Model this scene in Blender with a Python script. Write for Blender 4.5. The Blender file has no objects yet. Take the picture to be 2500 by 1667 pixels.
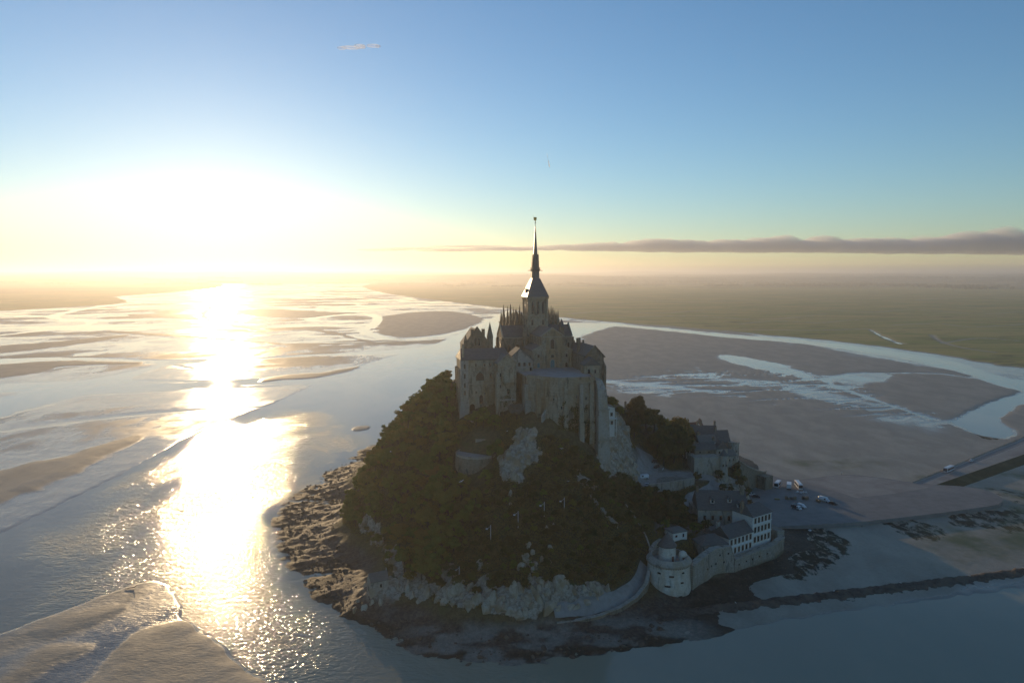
import bpy, bmesh, math, random
import numpy as np
from mathutils import Vector, Matrix
R = math.radians
S = bpy.context.scene
COL = S.collection
random.seed(7); RNG = np.random.default_rng(7)

# ---------------------------------------------------------------- camera
HC, PITCH, FPX = 127.0, R(5.56), 1700.0
cam = bpy.data.cameras.new('camera'); camo = bpy.data.objects.new('camera', cam); COL.objects.link(camo)
camo.location = (0, 0, HC); camo.rotation_euler = (R(90) - PITCH, 0, 0)
cam.lens = FPX / 2500 * 36; cam.sensor_width = 36; cam.clip_start = 1; cam.clip_end = 200000
S.camera = camo

# ---------------------------------------------------------------- sky and sun
SUN_EL, SUN_AZ = 5.6, -22.8
w = bpy.data.worlds.new('World'); S.world = w; w.use_nodes = True
nt = w.node_tree
sky = nt.nodes.new('ShaderNodeTexSky'); sky.sky_type = 'NISHITA'; sky.sun_disc = False
sky.sun_elevation = R(SUN_EL); sky.sun_rotation = R(SUN_AZ)
sky.altitude = 0; sky.air_density = 1.0; sky.dust_density = 0.11; sky.ozone_density = 3.4
nt.links.new(sky.outputs[0], nt.nodes['Background'].inputs[0])
nt.nodes['Background'].inputs[1].default_value = 0.10
sun = bpy.data.lights.new('sun', 'SUN'); suno = bpy.data.objects.new('sun', sun); COL.objects.link(suno)
sun.energy = 2.0; sun.angle = R(0.6); sun.color = (1.0, 0.70, 0.38)
SD = Vector((math.sin(R(SUN_AZ)) * math.cos(R(SUN_EL)), math.cos(R(SUN_AZ)) * math.cos(R(SUN_EL)), math.sin(R(SUN_EL))))
suno.rotation_euler = SD.to_track_quat('Z', 'Y').to_euler()
suno.location = (-200, 600, 400)
S.view_settings.view_transform = 'Standard'; S.view_settings.look = 'None'
S.view_settings.exposure = 0.92; S.view_settings.gamma = 1.0; S.view_settings.use_curve_mapping = False
S.cycles.use_denoising = True
S.cycles.max_bounces = 6; S.cycles.diffuse_bounces = 3; S.cycles.glossy_bounces = 3
S.cycles.transparent_max_bounces = 12; S.cycles.volume_bounces = 1
S.cycles.caustics_reflective = False; S.cycles.caustics_refractive = False

# ---------------------------------------------------------------- survey helpers
# the bay is flat, so a sighting (x, y on a 2352 x 1568 plan of the view) fixes a point of the ground
CP, SP = math.cos(PITCH), math.sin(PITCH)
def sight(x, y):
    a = (x * 2500 / 2352 - 1250) / FPX; b = (833.5 - y * 2500 / 2352) / FPX
    return np.array([a, CP + b * SP, -SP + b * CP])
def on_level(x, y, z=0.0):
    r = sight(x, y)
    if r[2] > -0.0015: r = r / np.linalg.norm(r); r[2] = -0.0015
    return r * ((z - HC) / r[2]) + np.array([0, 0, HC])
def at_depth(x, y, Y):
    r = sight(x, y); return r * (Y / r[1]) + np.array([0, 0, HC])

# ---------------------------------------------------------------- scene helpers
def tag(o, label=None, cat=None, group=None, kind=None):
    if label: o['label'] = label
    if cat: o['category'] = cat
    if group: o['group'] = group
    if kind: o['kind'] = kind
    return o
def thing(name, label, cat, loc=(0, 0, 0), rz=0.0, group=None):
    o = bpy.data.objects.new(name, None); COL.objects.link(o)
    o.location = loc; o.rotation_euler = (0, 0, rz); o.empty_display_size = 1
    return tag(o, label, cat, group)
def link(name, me, parent=None, loc=None, rot=None, scale=None):
    o = bpy.data.objects.new(name, me); COL.objects.link(o)
    if parent: o.parent = parent
    if loc is not None: o.location = loc
    if rot is not None: o.rotation_euler = rot
    if scale is not None: o.scale = scale if hasattr(scale, '__len__') else (scale,) * 3
    return o
def np_mesh(name, v, f, mat=None, smooth=False):
    """v (n,3) array, f (m,k) index array"""
    me = bpy.data.meshes.new(name); v = np.asarray(v, np.float32); f = np.asarray(f, np.int32); k = f.shape[1]
    me.vertices.add(len(v)); me.vertices.foreach_set('co', v.ravel())
    me.loops.add(f.size); me.loops.foreach_set('vertex_index', f.ravel())
    me.polygons.add(len(f)); me.polygons.foreach_set('loop_start', np.arange(0, f.size, k, dtype=np.int32))
    me.polygons.foreach_set('loop_total', np.full(len(f), k, np.int32))
    if smooth: me.polygons.foreach_set('use_smooth', np.ones(len(f), bool))
    me.update(calc_edges=True)
    if mat: me.materials.append(mat)
    return me
def attr(me, name, a):
    at = me.attributes.new(name, 'FLOAT', 'POINT'); at.data.foreach_set('value', np.asarray(a, np.float32).ravel())

class MB:
    """collects solids; build() links them as one mesh object"""
    def __init__(s, o=(0, 0, 0)): s.v = []; s.f = []; s.o = o
    def add(s, vs, fs):
        n = len(s.v); ox, oy, oz = s.o
        s.v += [(x - ox, y - oy, z - oz) for x, y, z in vs]; s.f += [tuple(i + n for i in f) for f in fs]; return s
    def box(s, x0, x1, y0, y1, z0, z1): return s.prism([(x0, y0), (x1, y0), (x1, y1), (x0, y1)], z0, z1)
    def prism(s, p, z0, z1, q=None):
        n = len(p); q = q or p
        return s.add([(x, y, z0) for x, y in p] + [(x, y, z1) for x, y in q],
                     [tuple(range(n - 1, -1, -1)), tuple(range(n, 2 * n))] + [(i, (i + 1) % n, n + (i + 1) % n, n + i) for i in range(n)])
    def xz(s, p, y0, y1):
        n = len(p)
        return s.add([(x, y0, z) for x, z in p] + [(x, y1, z) for x, z in p],
                     [tuple(range(n)), tuple(range(2 * n - 1, n - 1, -1))] + [(i, n + i, n + (i + 1) % n, (i + 1) % n) for i in range(n)])
    def yz(s, p, x0, x1):
        n = len(p)
        return s.add([(x0, y, z) for y, z in p] + [(x1, y, z) for y, z in p],
                     [tuple(range(n)), tuple(range(2 * n - 1, n - 1, -1))] + [(i, n + i, n + (i + 1) % n, (i + 1) % n) for i in range(n)])
    def cone(s, cx, cy, z0, z1, r0, r1, n=12, ph=0.0):
        a = [(math.cos(ph + 2 * math.pi * i / n), math.sin(ph + 2 * math.pi * i / n)) for i in range(n)]
        return s.prism([(cx + r0 * c, cy + r0 * d) for c, d in a], z0, z1, [(cx + r1 * c, cy + r1 * d) for c, d in a])
    def roof_x(s, x0, x1, y0, y1, z, zr, t=0.35, hip=0.0):   # ridge along x
        ym = (y0 + y1) / 2
        vs = [(x0, y0, z), (x1, y0, z), (x1, y1, z), (x0, y1, z), (x0 + hip, ym, zr), (x1 - hip, ym, zr)]
        lo = [(x, y, zz - t) for x, y, zz in vs[:4]]
        return s.add(vs + lo, [(0, 1, 5, 4), (2, 3, 4, 5), (1, 2, 5), (3, 0, 4), (9, 8, 7, 6), (0, 6, 7, 1), (1, 7, 8, 2), (2, 8, 9, 3), (3, 9, 6, 0)])
    def roof_y(s, x0, x1, y0, y1, z, zr, t=0.35, hip=0.0):   # ridge along y
        xm = (x0 + x1) / 2
        vs = [(x0, y0, z), (x1, y0, z), (x1, y1, z), (x0, y1, z), (xm, y0 + hip, zr), (xm, y1 - hip, zr)]
        lo = [(x, y, zz - t) for x, y, zz in vs[:4]]
        return s.add(vs + lo, [(0, 1, 4), (1, 2, 5, 4), (2, 3, 5), (3, 0, 4, 5), (9, 8, 7, 6), (0, 6, 7, 1), (1, 7, 8, 2), (2, 8, 9, 3), (3, 9, 6, 0)])
    def tube(s, a, b, r0, r1=None, n=6):
        a, b = Vector(a), Vector(b); d = (b - a).normalized(); r1 = r0 if r1 is None else r1
        u = d.orthogonal().normalized(); v = d.cross(u); vs = []
        for c, r in ((a, r0), (b, r1)):
            for i in range(n):
                t = 2 * math.pi * i / n; p = c + u * (r * math.cos(t)) + v * (r * math.sin(t)); vs.append(tuple(p))
        return s.add(vs, [tuple(range(n - 1, -1, -1)), tuple(range(n, 2 * n))] + [(i, (i + 1) % n, n + (i + 1) % n, n + i) for i in range(n)])
    def mesh(s, name, mat, smooth=False):
        me = bpy.data.meshes.new(name); me.from_pydata(s.v, [], s.f)
        bm = bmesh.new(); bm.from_mesh(me); bmesh.ops.recalc_face_normals(bm, faces=bm.faces); bm.to_mesh(me); bm.free()
        if smooth: me.polygons.foreach_set('use_smooth', [True] * len(me.polygons))
        me.materials.append(mat); return me
    def build(s, name, mat, parent=None, smooth=False, **k): return link(name, s.mesh(name, mat, smooth), parent, **k)
def arch_pts(c, z0, wd, h, pointed=False, n=8):
    r = wd / 2; p = [(c - r, z0), (c + r, z0)]; zs = z0 + h - r * (1.35 if pointed else 1)
    if pointed: p += [(c + r, zs), (c + r * .8, zs + r * .6), (c, z0 + h), (c - r * .8, zs + r * .6), (c - r, zs)]
    else: p += [(c + r * math.cos(math.pi * i / n), zs + r * math.sin(math.pi * i / n)) for i in range(n + 1)]
    return p

# ---------------------------------------------------------------- noise on arrays
def _hash(ix, iy, seed):
    h = (ix.astype(np.int64) * 374761393 + iy.astype(np.int64) * 668265263 + seed * 1442695041) & 0xffffffff
    h = ((h ^ (h >> 13)) * 1274126177) & 0xffffffff
    return ((h ^ (h >> 16)) & 0xffff) / 65535.0
def vnoise(x, y, seed=0):
    ix, iy = np.floor(x), np.floor(y); fx, fy = x - ix, y - iy
    fx = fx * fx * (3 - 2 * fx); fy = fy * fy * (3 - 2 * fy)
    a, b = _hash(ix, iy, seed), _hash(ix + 1, iy, seed); c, d = _hash(ix, iy + 1, seed), _hash(ix + 1, iy + 1, seed)
    return (a + (b - a) * fx) * (1 - fy) + (c + (d - c) * fx) * fy
def fbm(x, y, seed=0, oct=4):
    s = 0; a = .5
    for i in range(oct): s = s + a * vnoise(x * 2 ** i, y * 2 ** i, seed + 17 * i); a *= .5
    return s / (1 - .5 ** oct) * 1.0
def sstep(a, b, x):
    t = np.clip((x - a) / (b - a), 0, 1); return t * t * (3 - 2 * t)
def poly_sd(px, py, poly):
    """signed distance, positive inside"""
    P = np.asarray(poly, float); d2 = np.full(px.shape, 1e18); ins = np.zeros(px.shape, bool)
    for (x0, y0), (x1, y1) in zip(P, np.roll(P, -1, 0)):
        ex, ey = x1 - x0, y1 - y0; L = ex * ex + ey * ey + 1e-12
        t = np.clip(((px - x0) * ex + (py - y0) * ey) / L, 0, 1)
        d2 = np.minimum(d2, (px - x0 - t * ex) ** 2 + (py - y0 - t * ey) ** 2)
        c = (y0 > py) != (y1 > py)
        ins ^= c & (px < (x1 - x0) * (py - y0) / (y1 - y0 + 1e-30) + x0)
    return np.where(ins, 1, -1) * np.sqrt(d2)
def spline(pts, k=6):
    """Catmull-Rom through 2D points"""
    P = np.asarray(pts, float); Q = np.vstack([2 * P[0] - P[1], P, 2 * P[-1] - P[-2]]); out = []
    for i in range(1, len(Q) - 2):
        a, b, c, d = Q[i - 1:i + 3]
        for t in np.arange(k) / k:
            out.append(.5 * (2 * b + (c - a) * t + (2 * a - 5 * b + 4 * c - d) * t * t + (3 * b - a - 3 * c + d) * t ** 3))
    out.append(P[-1]); return np.array(out)

# ---------------------------------------------------------------- materials
MATS = {}
def nodes(name):
    m = bpy.data.materials.new(name); m.use_nodes = True; MATS[name] = m
    return m, m.node_tree, m.node_tree.nodes['Principled BSDF']
class NG:
    def __init__(s, t): s.t = t
    def n(s, typ, **k):
        q = s.t.nodes.new(typ)
        for a, b in k.items(): setattr(q, a, b)
        return q
    def l(s, a, b): s.t.links.new(a, b)
    def pos(s): return s.n('ShaderNodeNewGeometry').outputs['Position']
    def obj(s): return s.n('ShaderNodeTexCoord').outputs['Object']
    def noise(s, vec, scale, detail=4, rough=.55, dist=0, stretch=None):
        if stretch:
            mp = s.n('ShaderNodeMapping'); mp.inputs['Scale'].default_value = stretch; s.l(vec, mp.inputs['Vector']); vec = mp.outputs[0]
        q = s.n('ShaderNodeTexNoise'); q.inputs['Scale'].default_value = scale; q.inputs['Detail'].default_value = detail
        q.inputs['Roughness'].default_value = rough; q.inputs['Distortion'].default_value = dist; s.l(vec, q.inputs['Vector']); return q.outputs[0]
    def ramp(s, fac, stops):
        q = s.n('ShaderNodeValToRGB'); e = q.color_ramp.elements
        while len(e) < len(stops): e.new(.5)
        for el, (p, c) in zip(e, stops): el.position = p; el.color = (*c, 1) if len(c) == 3 else c
        s.l(fac, q.inputs[0]); return q.outputs[0]
    def val(s, fac, a, b, c=0., d=1.):
        q = s.n('ShaderNodeMapRange'); q.interpolation_type = 'SMOOTHSTEP'
        for i, x in zip(('From Min', 'From Max', 'To Min', 'To Max'), (a, b, c, d)): q.inputs[i].default_value = x
        s.l(fac, q.inputs[0]); return q.outputs[0]
    def mix(s, fac, a, b):
        q = s.n('ShaderNodeMix', data_type='RGBA')
        for v, i in ((fac, 0), (a, 6), (b, 7)):
            if hasattr(v, 'links'): s.l(v, q.inputs[i])
            else: q.inputs[i].default_value = v if i == 0 else (*v, 1)
        return q.outputs[2]
    def math(s, op, a, b=0.):
        q = s.n('ShaderNodeMath', operation=op)
        for v, i in ((a, 0), (b, 1)):
            if hasattr(v, 'links'): s.l(v, q.inputs[i])
            else: q.inputs[i].default_value = v
        return q.outputs[0]
    def attr(s, nm): return s.n('ShaderNodeAttribute', attribute_name=nm).outputs['Fac']
    def z(s): q = s.n('ShaderNodeSeparateXYZ'); s.l(s.pos(), q.inputs[0]); return q.outputs
    def bump(s, h, strength, dist, target):
        q = s.n('ShaderNodeBump'); q.inputs['Strength'].default_value = 1.0; q.inputs['Distance'].default_value = dist
        if hasattr(strength, 'links'): s.l(strength, q.inputs['Strength'])
        else: q.inputs['Strength'].default_value = strength
        s.l(h, q.inputs['Height']); s.l(q.outputs[0], target.inputs['Normal'])
def mottled(name, c0, c1, scale, rough=.85, c2=None, bump=0., bscale=None, stretch=None, world=True, spec=.3, metal=0.):
    m, t, b = nodes(name); g = NG(t); v = g.pos() if world else g.obj()
    f = g.noise(v, scale, 6, .6, .2, stretch); col = g.ramp(f, [(.32, c0), (.68, c1)])
    if c2: col = g.mix(g.val(g.noise(v, scale * .23, 3), .5, .68), col, c2)
    g.l(col, b.inputs['Base Color']); b.inputs['Roughness'].default_value = rough
    b.inputs['Specular IOR Level'].default_value = spec; b.inputs['Metallic'].default_value = metal
    if bump: g.bump(g.noise(v, bscale or scale * 3, 4, .6, 0, stretch), .7, bump, b)
    return m
def plain(name, c, rough=.5, spec=.5, metal=0.):
    m, t, b = nodes(name); g = NG(t)
    f = g.noise(g.obj(), 1.7, 4); col = g.ramp(f, [(.3, tuple(x * .82 for x in c)), (.7, c)])
    g.l(col, b.inputs['Base Color']); b.inputs['Roughness'].default_value = rough; b.inputs['Specular IOR Level'].default_value = spec; b.inputs['Metallic'].default_value = metal
    return m
# ================================================================ materials of the setting
def make_ground():
    m, t, b = nodes('tidal_flat'); g = NG(t); p = g.pos(); xyz = g.z()
    # wetness follows the height above the water and slow streaks of standing film
    st = g.noise(p, .0035, 5, .6, .6, (1, .35, 1)); fine = g.noise(p, .05, 5, .65, .3, (1, .5, 1))
    zz = g.math('ADD', xyz[2], g.math('MULTIPLY', g.math('SUBTRACT', st, .5), -1.7))
    zz = g.math('ADD', zz, g.math('MULTIPLY', g.math('SUBTRACT', fine, .5), .35))
    med = g.noise(p, .016, 6, .65, .8, (1, .4, 1)); zz = g.math('ADD', zz, g.math('MULTIPLY', g.math('SUBTRACT', med, .5), .8))
    dry = g.val(zz, .12, .62)
    grain = g.noise(p, .9, 5, .7)
    sand = g.mix(g.val(fine, .35, .7), (.30, .262, .20), (.41, .365, .285))
    wet = g.mix(g.val(fine, .35, .7), (.20, .175, .135), (.26, .232, .182))
    col = g.mix(dry, wet, sand); col = g.mix(g.math('MULTIPLY', g.val(grain, .45, .75), .25), col, (.09, .075, .06))
    # weed on the mud
    wd = g.attr('weed'); wn = g.noise(p, .22, 6, .72, .4, (1, .55, 1)); wm = g.math('MULTIPLY', g.val(g.math('ADD', wn, g.math('MULTIPLY', g.math('SUBTRACT', wd, 1.), .45)), .40, .52), g.val(wd, .02, .3))
    col = g.mix(wm, col, g.mix(g.val(fine, .4, .6), (.018, .022, .012), (.045, .044, .022)))
    # algae film, faint green
    al = g.attr('algae'); col = g.mix(g.math('MULTIPLY', al, g.val(g.noise(p, .03, 5, .6), .42, .7)), col, (.11, .125, .055))
    # salt marsh
    ms = g.attr('marsh'); mn = g.noise(p, .006, 6, .62, .5, (.6, 1.6, 1)); mf = g.noise(p, .06, 5, .7, .4, (.7, 1.4, 1))
    mc = g.mix(g.val(mn, .38, .62), (.40, .325, .105), (.235, .255, .065)); mc = g.mix(g.math('MULTIPLY', g.val(mf, .45, .7), .55), mc, (.46, .35, .155))
    mc = g.mix(g.math('MULTIPLY', g.val(g.noise(p, .012, 4, .6, 2.0, (.35, 2.2, 1)), .56, .62), .75), mc, (.11, .11, .05))
    # farmland beyond the marsh
    vor = g.n('ShaderNodeTexVoronoi', feature='F1'); vor.inputs['Scale'].default_value = .0028; g.l(p, vor.inputs['Vector'])
    sp = g.n('ShaderNodeSeparateColor'); g.l(vor.outputs['Color'], sp.inputs[0])
    fc = g.ramp(sp.outputs[0], [(.0, (.035, .05, .018)), (.35, (.06, .075, .025)), (.6, (.16, .13, .06)), (.85, (.08, .09, .03))])
    mc = g.mix(g.attr('farm'), mc, fc)
    col = g.mix(ms, col, mc)
    g.l(col, b.inputs['Base Color'])
    r = g.math('ADD', g.val(dry, 0, 1, .13, .62), g.math('MULTIPLY', g.val(fine, .3, .8), .10))
    r = g.math('ADD', r, g.math('MULTIPLY', wm, .25))
    rr = g.n('ShaderNodeMix', data_type='FLOAT'); g.l(ms, rr.inputs[0]); g.l(r, rr.inputs[2]); rr.inputs[3].default_value = .9
    g.l(rr.outputs[0], b.inputs['Roughness'])
    s2 = g.n('ShaderNodeMix', data_type='FLOAT'); g.l(ms, s2.inputs[0]); g.l(g.val(dry, 0, 1, .55, .22), s2.inputs[2]); s2.inputs[3].default_value = .05
    g.l(s2.outputs[0], b.inputs['Specular IOR Level'])
    near = g.val(xyz[1], 300, 1500, 1., .12)
    rip = g.math('ADD', g.noise(p, .8, 4, .6, .4, (.6, 1.5, 1)), g.math('MULTIPLY', g.noise(p, .08, 3), 3.0))
    g.bump(rip, near, .13, b)
    return m
def make_water():
    m, t, b = nodes('estuary_water'); g = NG(t); p = g.pos(); xyz = g.z()
    calm = g.noise(p, .011, 5, .65, .8, (1, .45, 1))
    col = g.mix(g.val(calm, .35, .65), (.27, .262, .185), (.33, .30, .21)); g.l(col, b.inputs['Base Color'])
    b.inputs['IOR'].default_value = 1.33; b.inputs['Specular IOR Level'].default_value = .5
    g.l(g.val(calm, .3, .7, .035, .075), b.inputs['Roughness'])
    chop = g.attr('chop')                                   # shallow race west of the rock; sheltered water stays smooth
    near = g.math('MULTIPLY', g.val(calm, .40, .60, .35, 1.), g.math('ADD', g.math('MULTIPLY', chop, 1.0), .07))
    wv = g.math('ADD', g.noise(p, .55, 3, .6, .5, (.8, 1.4, 1)), g.math('MULTIPLY', g.noise(p, .16, 2, .5, .5, (.8, 1.3, 1)), .9))
    g.bump(wv, near, .95, b)
    return m
def make_island():
    m, t, b = nodes('rock_and_scrub'); g = NG(t); p = g.pos()
    n1 = g.noise(p, .16, 6, .65, .4); n2 = g.noise(p, .7, 6, .7, .3); n3 = g.noise(p, 2.2, 4, .7)
    rock = g.mix(g.val(n2, .36, .62), (.22, .18, .13), (.46, .40, .31)); rock = g.mix(g.math('MULTIPLY', g.val(n1, .5, .68), .7), rock, (.27, .19, .11))
    rock = g.mix(g.math('MULTIPLY', g.val(n3, .56, .7), .6), rock, (.06, .06, .04))
    scrub = g.mix(g.val(n2, .4, .6), (.07, .062, .026), (.12, .10, .045)); scrub = g.mix(g.val(n1, .5, .7), scrub, (.075, .09, .028))
    shore = g.mix(g.val(n2, .42, .6), (.042, .034, .025), (.10, .08, .057)); shore = g.mix(g.math('MULTIPLY', g.val(n1, .52, .66), .6), shore, (.16, .14, .115))
    weed = g.mix(g.val(n2, .4, .6), (.016, .018, .010), (.04, .036, .02))
    earth = g.mix(g.val(n2, .4, .65), (.19, .172, .138), (.27, .248, .20))
    rk = g.val(g.math('ADD', g.attr('rock'), g.math('MULTIPLY', g.math('SUBTRACT', n2, .5), .9)), .42, .58)
    col = g.mix(rk, scrub, rock)
    col = g.mix(g.attr('shore'), col, shore)
    col = g.mix(g.val(g.math('ADD', g.attr('weed'), g.math('MULTIPLY', g.math('SUBTRACT', n1, .5), .8)), .4, .6), col, weed)
    col = g.mix(g.attr('earth'), col, earth)
    g.l(col, b.inputs['Base Color']); b.inputs['Specular IOR Level'].default_value = .3
    g.l(g.val(g.attr('shore'), 0, 1, .9, .68), b.inputs['Roughness'])
    g.bump(g.math('ADD', n2, g.math('MULTIPLY', n3, .4)), .9, .5, b)
    return m
G_MAT, W_MAT, I_MAT = make_ground(), make_water(), make_island()

# ================================================================ the bay: one height field, and one level of water cutting it
def band(rows):                      # rows of (x, y_far, y_near) sighted along the shore
    a = spline([(x, t) for x, t, _ in rows], 5); c = spline([(x, n) for x, _, n in rows], 5)
    return [on_level(*q)[:2] for q in a] + [on_level(*q)[:2] for q in c[::-1]]
def ring(pts, k=4):
    P = list(pts); s = spline(P + [P[0]], k)[:-1]; return [on_level(*q)[:2] for q in s]
def stream(pts, wd, k=6):            # a channel of given width in metres along sighted points
    c = np.array([on_level(*q)[:2] for q in spline(pts, k)]); d = np.gradient(c, axis=0); n = np.stack([-d[:, 1], d[:, 0]], 1)
    n /= np.linalg.norm(n, axis=1)[:, None] + 1e-9; ws = np.linspace(wd[0], wd[1], len(c))[:, None] / 2
    return list(c + n * ws) + list((c - n * ws)[::-1])
MARSH = ring([(1166, 709), (1270, 727), (1454, 744), (1684, 763), (1850, 777), (1960, 789), (2050, 800), (2144, 813), (2282, 836), (2360, 846), (2900, 905), (3300, 905), (3300, 634), (2300, 634), (1150, 636), (850, 652), (880, 672), (1000, 689)], 3)
WMARSH = ring([(-900, 634), (200, 634), (430, 648), (520, 656), (400, 671), (268, 681), (290, 695), (150, 706), (0, 714), (-500, 742), (-1500, 800), (-1800, 634)], 3)
W1 = [on_level(*q)[:2] for q in spline([(-900, 1660), (-400, 1430), (0, 1228), (228, 1116), (342, 1055), (467, 987), (620, 930), (815, 845), (1000, 790), (1110, 742), (1168, 713), (1215, 728), (1260, 742)], 5)]
W1 += [on_level(*q)[:2] for q in [(1230, 790), (1180, 860), (1130, 960), (1250, 1300), (1560, 1468), (1700, 1446), (1850, 1416), (2100, 1384), (2352, 1350), (3000, 1262), (5200, 1150), (5200, 2600), (1200, 4200), (-3500, 2600), (-1800, 2000)]]
FEATURES = [  # (polygon, level, softness in m)
    (ring([(1168, 712), (1300, 738), (1690, 764), (2352, 880), (3400, 1000), (3400, 1230), (2352, 1343), (1850, 1408), (1560, 1462), (1300, 1150), (1100, 900), (1150, 760)], 3), .62, 14),
    (W1, -.45, 3.5),
    (ring([(1290, 742), (1340, 741), (1420, 744), (1400, 752), (1345, 770), (1330, 786), (1300, 780)]), -.2, 10),
    (band([(1290, 741, 750), (1400, 743, 749), (1500, 751, 757), (1684, 768, 776), (1868, 784, 792), (2052, 807, 818), (2190, 830, 850), (2282, 860, 884), (2352, 874, 899), (2700, 925, 985)]), -.4, 7),
    (ring([(2400, 890), (2352, 899), (2264, 929), (2205, 958), (2190, 972), (2230, 992), (2296, 1007), (2335, 995), (2300, 968), (2326, 940), (2360, 928), (2500, 925)]), -.3, 3),
    (band([(1537, 780, 784), (1601, 797, 805), (1684, 815, 835), (1776, 832, 854), (1830, 846, 862), (1863, 862, 873)]), -.02, 8),
    (stream([(1896, 874), (1925, 865), (1985, 858), (2144, 858), (2230, 868)], (10, 5)), -.2, 5),
    (stream([(1896, 874), (1915, 884), (1960, 901), (2052, 933), (2144, 963)], (9, 3)), -.2, 3),
    (ring([(1900, 872), (1965, 861), (2060, 862), (2000, 880), (1975, 898), (1930, 888)]), .1, 9),
    (band([(1385, 872, 878), (1500, 881, 888), (1600, 892, 899), (1665, 903, 907)]), .06, 6),
    (band([(1564, 860, 866), (1700, 868, 885), (1820, 880, 905), (1900, 898, 917), (1960, 920, 926)]), .16, 9),
    (ring([(1320, 792), (1400, 772), (1500, 775), (1620, 800), (1560, 840), (1420, 855), (1340, 840)]), 1.0, 40),
    (stream([(1997, 757), (2010, 764), (2024, 772), (2048, 782), (2070, 791)], (7, 13)), -.3, 4),
    (stream([(1560, 771), (1620, 764), (1720, 758), (1850, 760), (1990, 757)], (5, 9)), .5, 5),
    (stream([(2140, 770), (2160, 785), (2210, 800), (2290, 812)], (9, 6)), .5, 5),
    (stream([(1420, 730), (1600, 727), (1750, 735), (1900, 722)], (9, 5)), .7, 6),
    (stream([(1300, 722), (1400, 716), (1520, 720), (1640, 712), (1760, 716)], (10, 5)), .5, 6), (stream([(1900, 712), (2000, 718), (2100, 712), (2250, 722), (2352, 716)], (10, 8)), .5, 6),
    (stream([(1450, 690), (1600, 694), (1800, 688), (1990, 696)], (16, 10)), .5, 8), (stream([(2050, 748), (2150, 744), (2240, 752), (2400, 742)], (7, 6)), .5, 5), (stream([(2100, 690), (2230, 684), (2400, 692)], (14, 14)), .5, 8),
    (stream([(1700, 745), (1780, 738), (1880, 742), (1960, 736), (2060, 738)], (6, 6)), .4, 4), (stream([(2160, 790), (2250, 778), (2352, 784), (2450, 776)], (6, 6)), .4, 4),
    # western flats
    (band([(-300, 1150, 1290), (0, 1084, 1152), (90, 1062, 1120), (190, 1040, 1070), (310, 1003, 1009)]), 1.15, 9),
    (band([(-300, 985, 1040), (0, 918, 958), (138, 885, 923), (276, 858, 879), (391, 832, 838), (560, 815, 818)]), -.2, 9),
    (band([(-200, 850, 895), (0, 839, 868), (80, 832, 856), (152, 830, 841), (325, 832, 836)]), 1.1, 8),
    (band([(-200, 832, 848), (0, 824, 837), (150, 821, 828), (330, 827, 830), (440, 845, 847)]), -.3, 5),
    (band([(-200, 815, 830), (0, 795, 812), (150, 784, 795), (296, 768, 771)]), 1.0, 12),
    (stream([(285, 699), (215, 706), (161, 716), (118, 728), (160, 735), (212, 740), (161, 752), (80, 761), (0, 770), (-200, 790)], (30, 16), 6), -.4, 10),
    (band([(543, 713, 721), (620, 710, 728), (700, 714, 729), (785, 719, 723)]), 1.0, 14),
    (ring([(866, 742), (885, 727), (960, 717), (1040, 716), (1096, 728), (1107, 736), (1080, 750), (1010, 768), (930, 774), (880, 768)]), 1.15, 12),
    (stream([(700, 733), (782, 723), (840, 721), (868, 731), (857, 748), (833, 758), (858, 770), (905, 780), (1000, 773), (1095, 752)], (34, 12), 6), -.4, 8),
    (band([(600, 872, 877), (660, 862, 872), (740, 856, 866), (828, 841, 846)]), .8, 7),
    (band([(300, 722, 727), (430, 726, 733), (560, 740, 744)]), .9, 10),
    (band([(250, 760, 764), (420, 770, 776), (640, 788, 790)]), .8, 10),
    (band([(520, 765, 769), (700, 752, 758), (860, 786, 790)]), .5, 10),
    (stream([(264, 683), (400, 674), (600, 661), (800, 655), (1000, 651), (1140, 643)], (60, 50)), -.4, 20),
    (stream([(380, 688), (560, 700), (760, 712), (900, 704), (1040, 700), (1166, 709)], (45, 22)), -.4, 14),
    (stream([(430, 668), (700, 676), (900, 690), (1010, 694)], (40, 22)), -.4, 14),
    (stream([(620, 668), (520, 690), (470, 730), (600, 760)], (30, 30)), -.1, 14),
    (stream([(0, 696), (140, 692), (275, 690)], (18, 14)), -.3, 6),
    (ring([(806, 985), (822, 979), (845, 978), (851, 982), (838, 988), (815, 990)]), .55, 1.5),
    # sand bar in the near river
    (ring([(-700, 1740), (-300, 1570), (0, 1456), (150, 1400), (290, 1346), (350, 1334), (388, 1345), (415, 1383), (424, 1430), (480, 1480), (560, 1545), (650, 1630), (700, 1900), (-700, 2100)], 3), .42, 1.6),
    (ring([(205, 1590), (270, 1500), (340, 1458), (420, 1438), (480, 1484), (556, 1548), (625, 1615), (640, 1850), (100, 1900)], 3), 1.5, 6),
    (ring([(20, 1540), (110, 1500), (190, 1495), (130, 1530), (40, 1580), (-60, 1610)], 3), .85, 6),
    (ring([(80, 1450), (180, 1415), (270, 1400), (230, 1425), (120, 1470)], 3), .75, 5),
    # gravel shoals just breaking the river
    (stream([(500, 1250), (540, 1243), (570, 1222), (600, 1205)], (2.2, 1.2)), .10, 1.2),
    (stream([(530, 1405), (570, 1440), (640, 1452), (720, 1462)], (1.2, 2.6)), .10, 1.2),
    (ring([(420, 1195), (470, 1185), (500, 1192), (450, 1202)]), .06, 1.5),
    (stream([(600, 1330), (612, 1310), (608, 1288)], (1.8, 1.2)), .08, 1.2),
]
ISL_HOLE = [(-95, 300), (-60, 262), (-30, 240), (20, 235), (60, 255), (120, 300), (135, 350), (130, 430), (60, 490), (-40, 490), (-95, 440)]
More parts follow.
